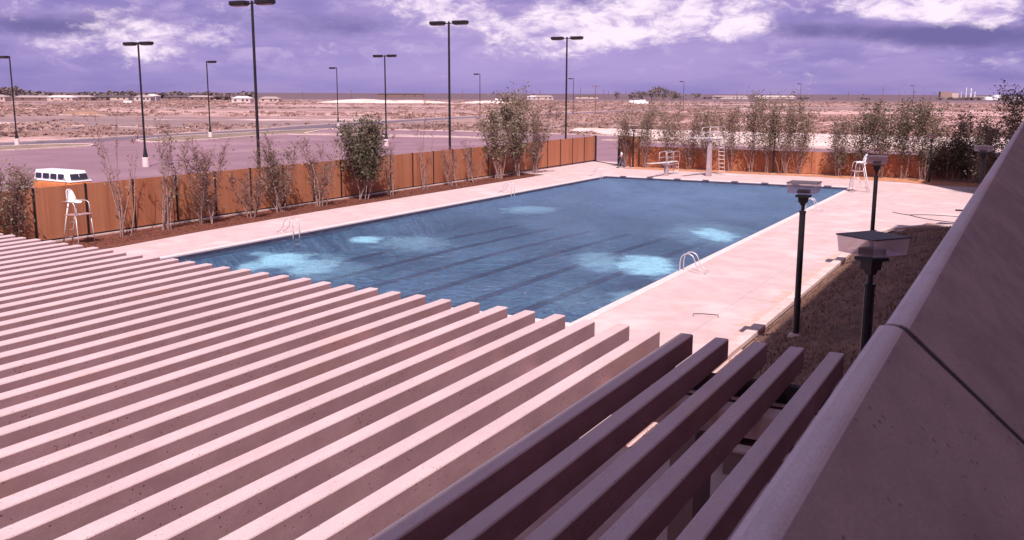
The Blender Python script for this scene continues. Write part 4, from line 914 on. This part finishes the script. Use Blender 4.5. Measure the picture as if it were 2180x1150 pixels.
# works with stacks and tanks on the right horizon
def works():
    x, y = at(2003, 1500); o = empty('plant_building', (x, y, 0), AZ*.6); tag(o, 'brown block shaped plant building on the right horizon', 'building')
    mb = MB(); mb.box((-4, 0, 5.5), (15, 12, 11)); mb.build('wall', mat('works_brown', (.30, .19, .17), None), o)
    mb = MB(); mb.box((8, 0, 4.6), (9, 10, 9.2)); mb.build('annex', tan, o)
    for k, (px, h, r_, lb) in enumerate(((2024, 15, .7, 'first slim steel stack right of the brown plant building'), (2040, 17, .6, 'tallest steel stack of the horizon works'), (2050, 16, .9, 'thick white stack of the horizon works'), (2058.5, 11, .8, 'short white stack at the right of the horizon works'), (2030, 11, .5, 'short thin stack among the horizon works'))):
        x, y = at(px, 1500); s = empty('smoke_stack', (x, y, 0)); tag(s, lb, 'stack', 'stacks on the horizon')
        mb = MB(); mb.tube([(0, 0, 0), (0, 0, h)], [r_, r_*.8], 8); mb.build('shaft', M['whitepaint'] if k else M['pedestal'], s)
        mb = MB(); mb.tube([(0, 0, h*.7), (0, 0, h*.72)], r_*1.5, 8); mb.build('collar', M['pedestal'], s)
    for (px, w_, h, lb) in ((2105, 5.5, 6, 'large white storage tank on the right horizon'), (2086, 5, 3.2, 'low white tank left of the large storage tank'), (2092, 4, 3, 'second low white tank left of the large storage tank'), (2142, 5, 3.2, 'white tank near the end of the parapet'), (2152, 4, 3.0, 'small white tank nearest the end of the parapet')):
        x, y = at(px, 1450); s = empty('storage_tank', (x, y, 0)); tag(s, lb, 'tank', 'white tanks on the horizon')
        mb = MB(); mb.tube([(0, 0, 0), (0, 0, h)], w_, 20); mb.build('shell', M['whitepaint'], s)
        mb = MB(); mb.tube([(0, 0, h), (0, 0, h+.8)], [w_, .3], 20); mb.build('tank_roof', M['whitepaint'], s)
    x, y = at(2075, 1460); s = empty('warehouse', (x, y, 0), AZ*.5); tag(s, 'long low pale warehouse between the stacks and tanks', 'warehouse')
    mb = MB(); mb.box((0, 0, 2), (24, 10, 4)); mb.build('wall', rfp, s); mb = MB(); mb.box((0, 0, 4.2), (25, 11, .4)); mb.build('roof', rfw, s)
works()
for k in range(14):
    PXS = [1985, 2010, 2022, 2034, 2046, 2056, 1500, 1520, 2120, 2132, 1700, 1760, 1830, 2068]; px = PXS[k]
    far_tree(px, 1380, 3.6 if px > 1900 else 3.0, 12, 500+k, 'low dark brush tree on the right horizon, %s from the left of its row' % ORD[sorted(PXS).index(px)], 'low trees on the right horizon')
def upole(px, d, h, label, arms=1):
    x, y = at(px, d); o = empty('utility_pole', (x, y, -.08), AZ); tag(o, label, 'utility pole', 'wooden utility poles')
    mb = MB(); mb.tube([(0, 0, 0), (0, 0, h)], [.17*max(1, d/500), .12*max(1, d/500)], 6); mb.build('pole', M['twig'], o)
    mb = MB()
    for k in range(arms): mb.box((0, .12, h-.5-k*1.1), (2.6, .12, .14))
    mb.build('crossarm', M['twig'], o)
    mb = MB()
    for s in (-1.2, -.5, .5, 1.2): mb.tube([(s, .12, h-.43), (s, .12, h-.2)], .05, 5)
    mb.build('insulators', M['lens'], o)
upole(1264, 318, 9.8, 'wooden utility pole with a crossarm right of the gateway lamp', 1)
upole(1866, 900, 13, 'utility pole with crossarms on the horizon behind the dark trees', 2)
for k, (px, d, h) in enumerate([(752, 1200, 10), (1117, 900, 13), (1129, 1400, 11), (1148, 1200, 11), (1232, 1300, 15), (1281, 1400, 12), (1291, 1500, 11), (1328, 1500, 12), (1394, 900, 8), (1424, 500, 9), (1630, 1300, 10), (1560, 1200, 9), (1794, 1100, 10), (1900, 1000, 9), (1952, 1200, 8), (650, 1400, 9), (905, 1300, 9), (985, 1200, 10), (1060, 1400, 9), (306, 900, 9), (2178, 800, 9)]):
    upole(px, d, h, 'thin distant utility pole, %s from the left' % ['2nd','6th','7th','8th','9th','10th','11th','12th','13th','14th','16th','15th','17th','18th','19th','1st','3rd','4th','5th','very first','last'][k])
# a pump jack, parked vehicles far off
def carfar(px, d, L_, h, label, c):
    x, y = at(px, d); o = empty('parked_truck', (x, y, -.08), AZ); tag(o, label, 'truck', 'white trucks parked far off')
    mb = MB(); mb.rbox((0, 0, .5+h/2), (L_, 2.2, h), .2); mb.build('body', c, o); mb = MB(); mb.rbox((L_/2+.9, 0, 1.1), (1.7, 2.0, 1.3), .25); mb.build('cab', c, o)
    for s in (-L_*.3, L_*.35):
        mb = MB(); mb.tube([(s, -1.12, .45), (s, -1.0, .45)], .45, 10); mb.build('wheel', M['black'], o)
carfar(1340, 700, 3.5, 1.6, 'small white truck left of the grove foot', M['whitepaint']); carfar(1353, 640, 5, 2.2, 'white truck with box body at the grove foot', M['whitepaint']); carfar(1363, 650, 4, 2.4, 'second white box truck at the grove foot, right one of the pair', M['whitepaint'])
carfar(1058, 900, 4, 1.6, 'tiny white truck right of the middle lamp pole', M['whitepaint']); carfar(280, 640, 3.2, 1.3, 'tiny white truck left of the first double-headed lamp', M['whitepaint'])
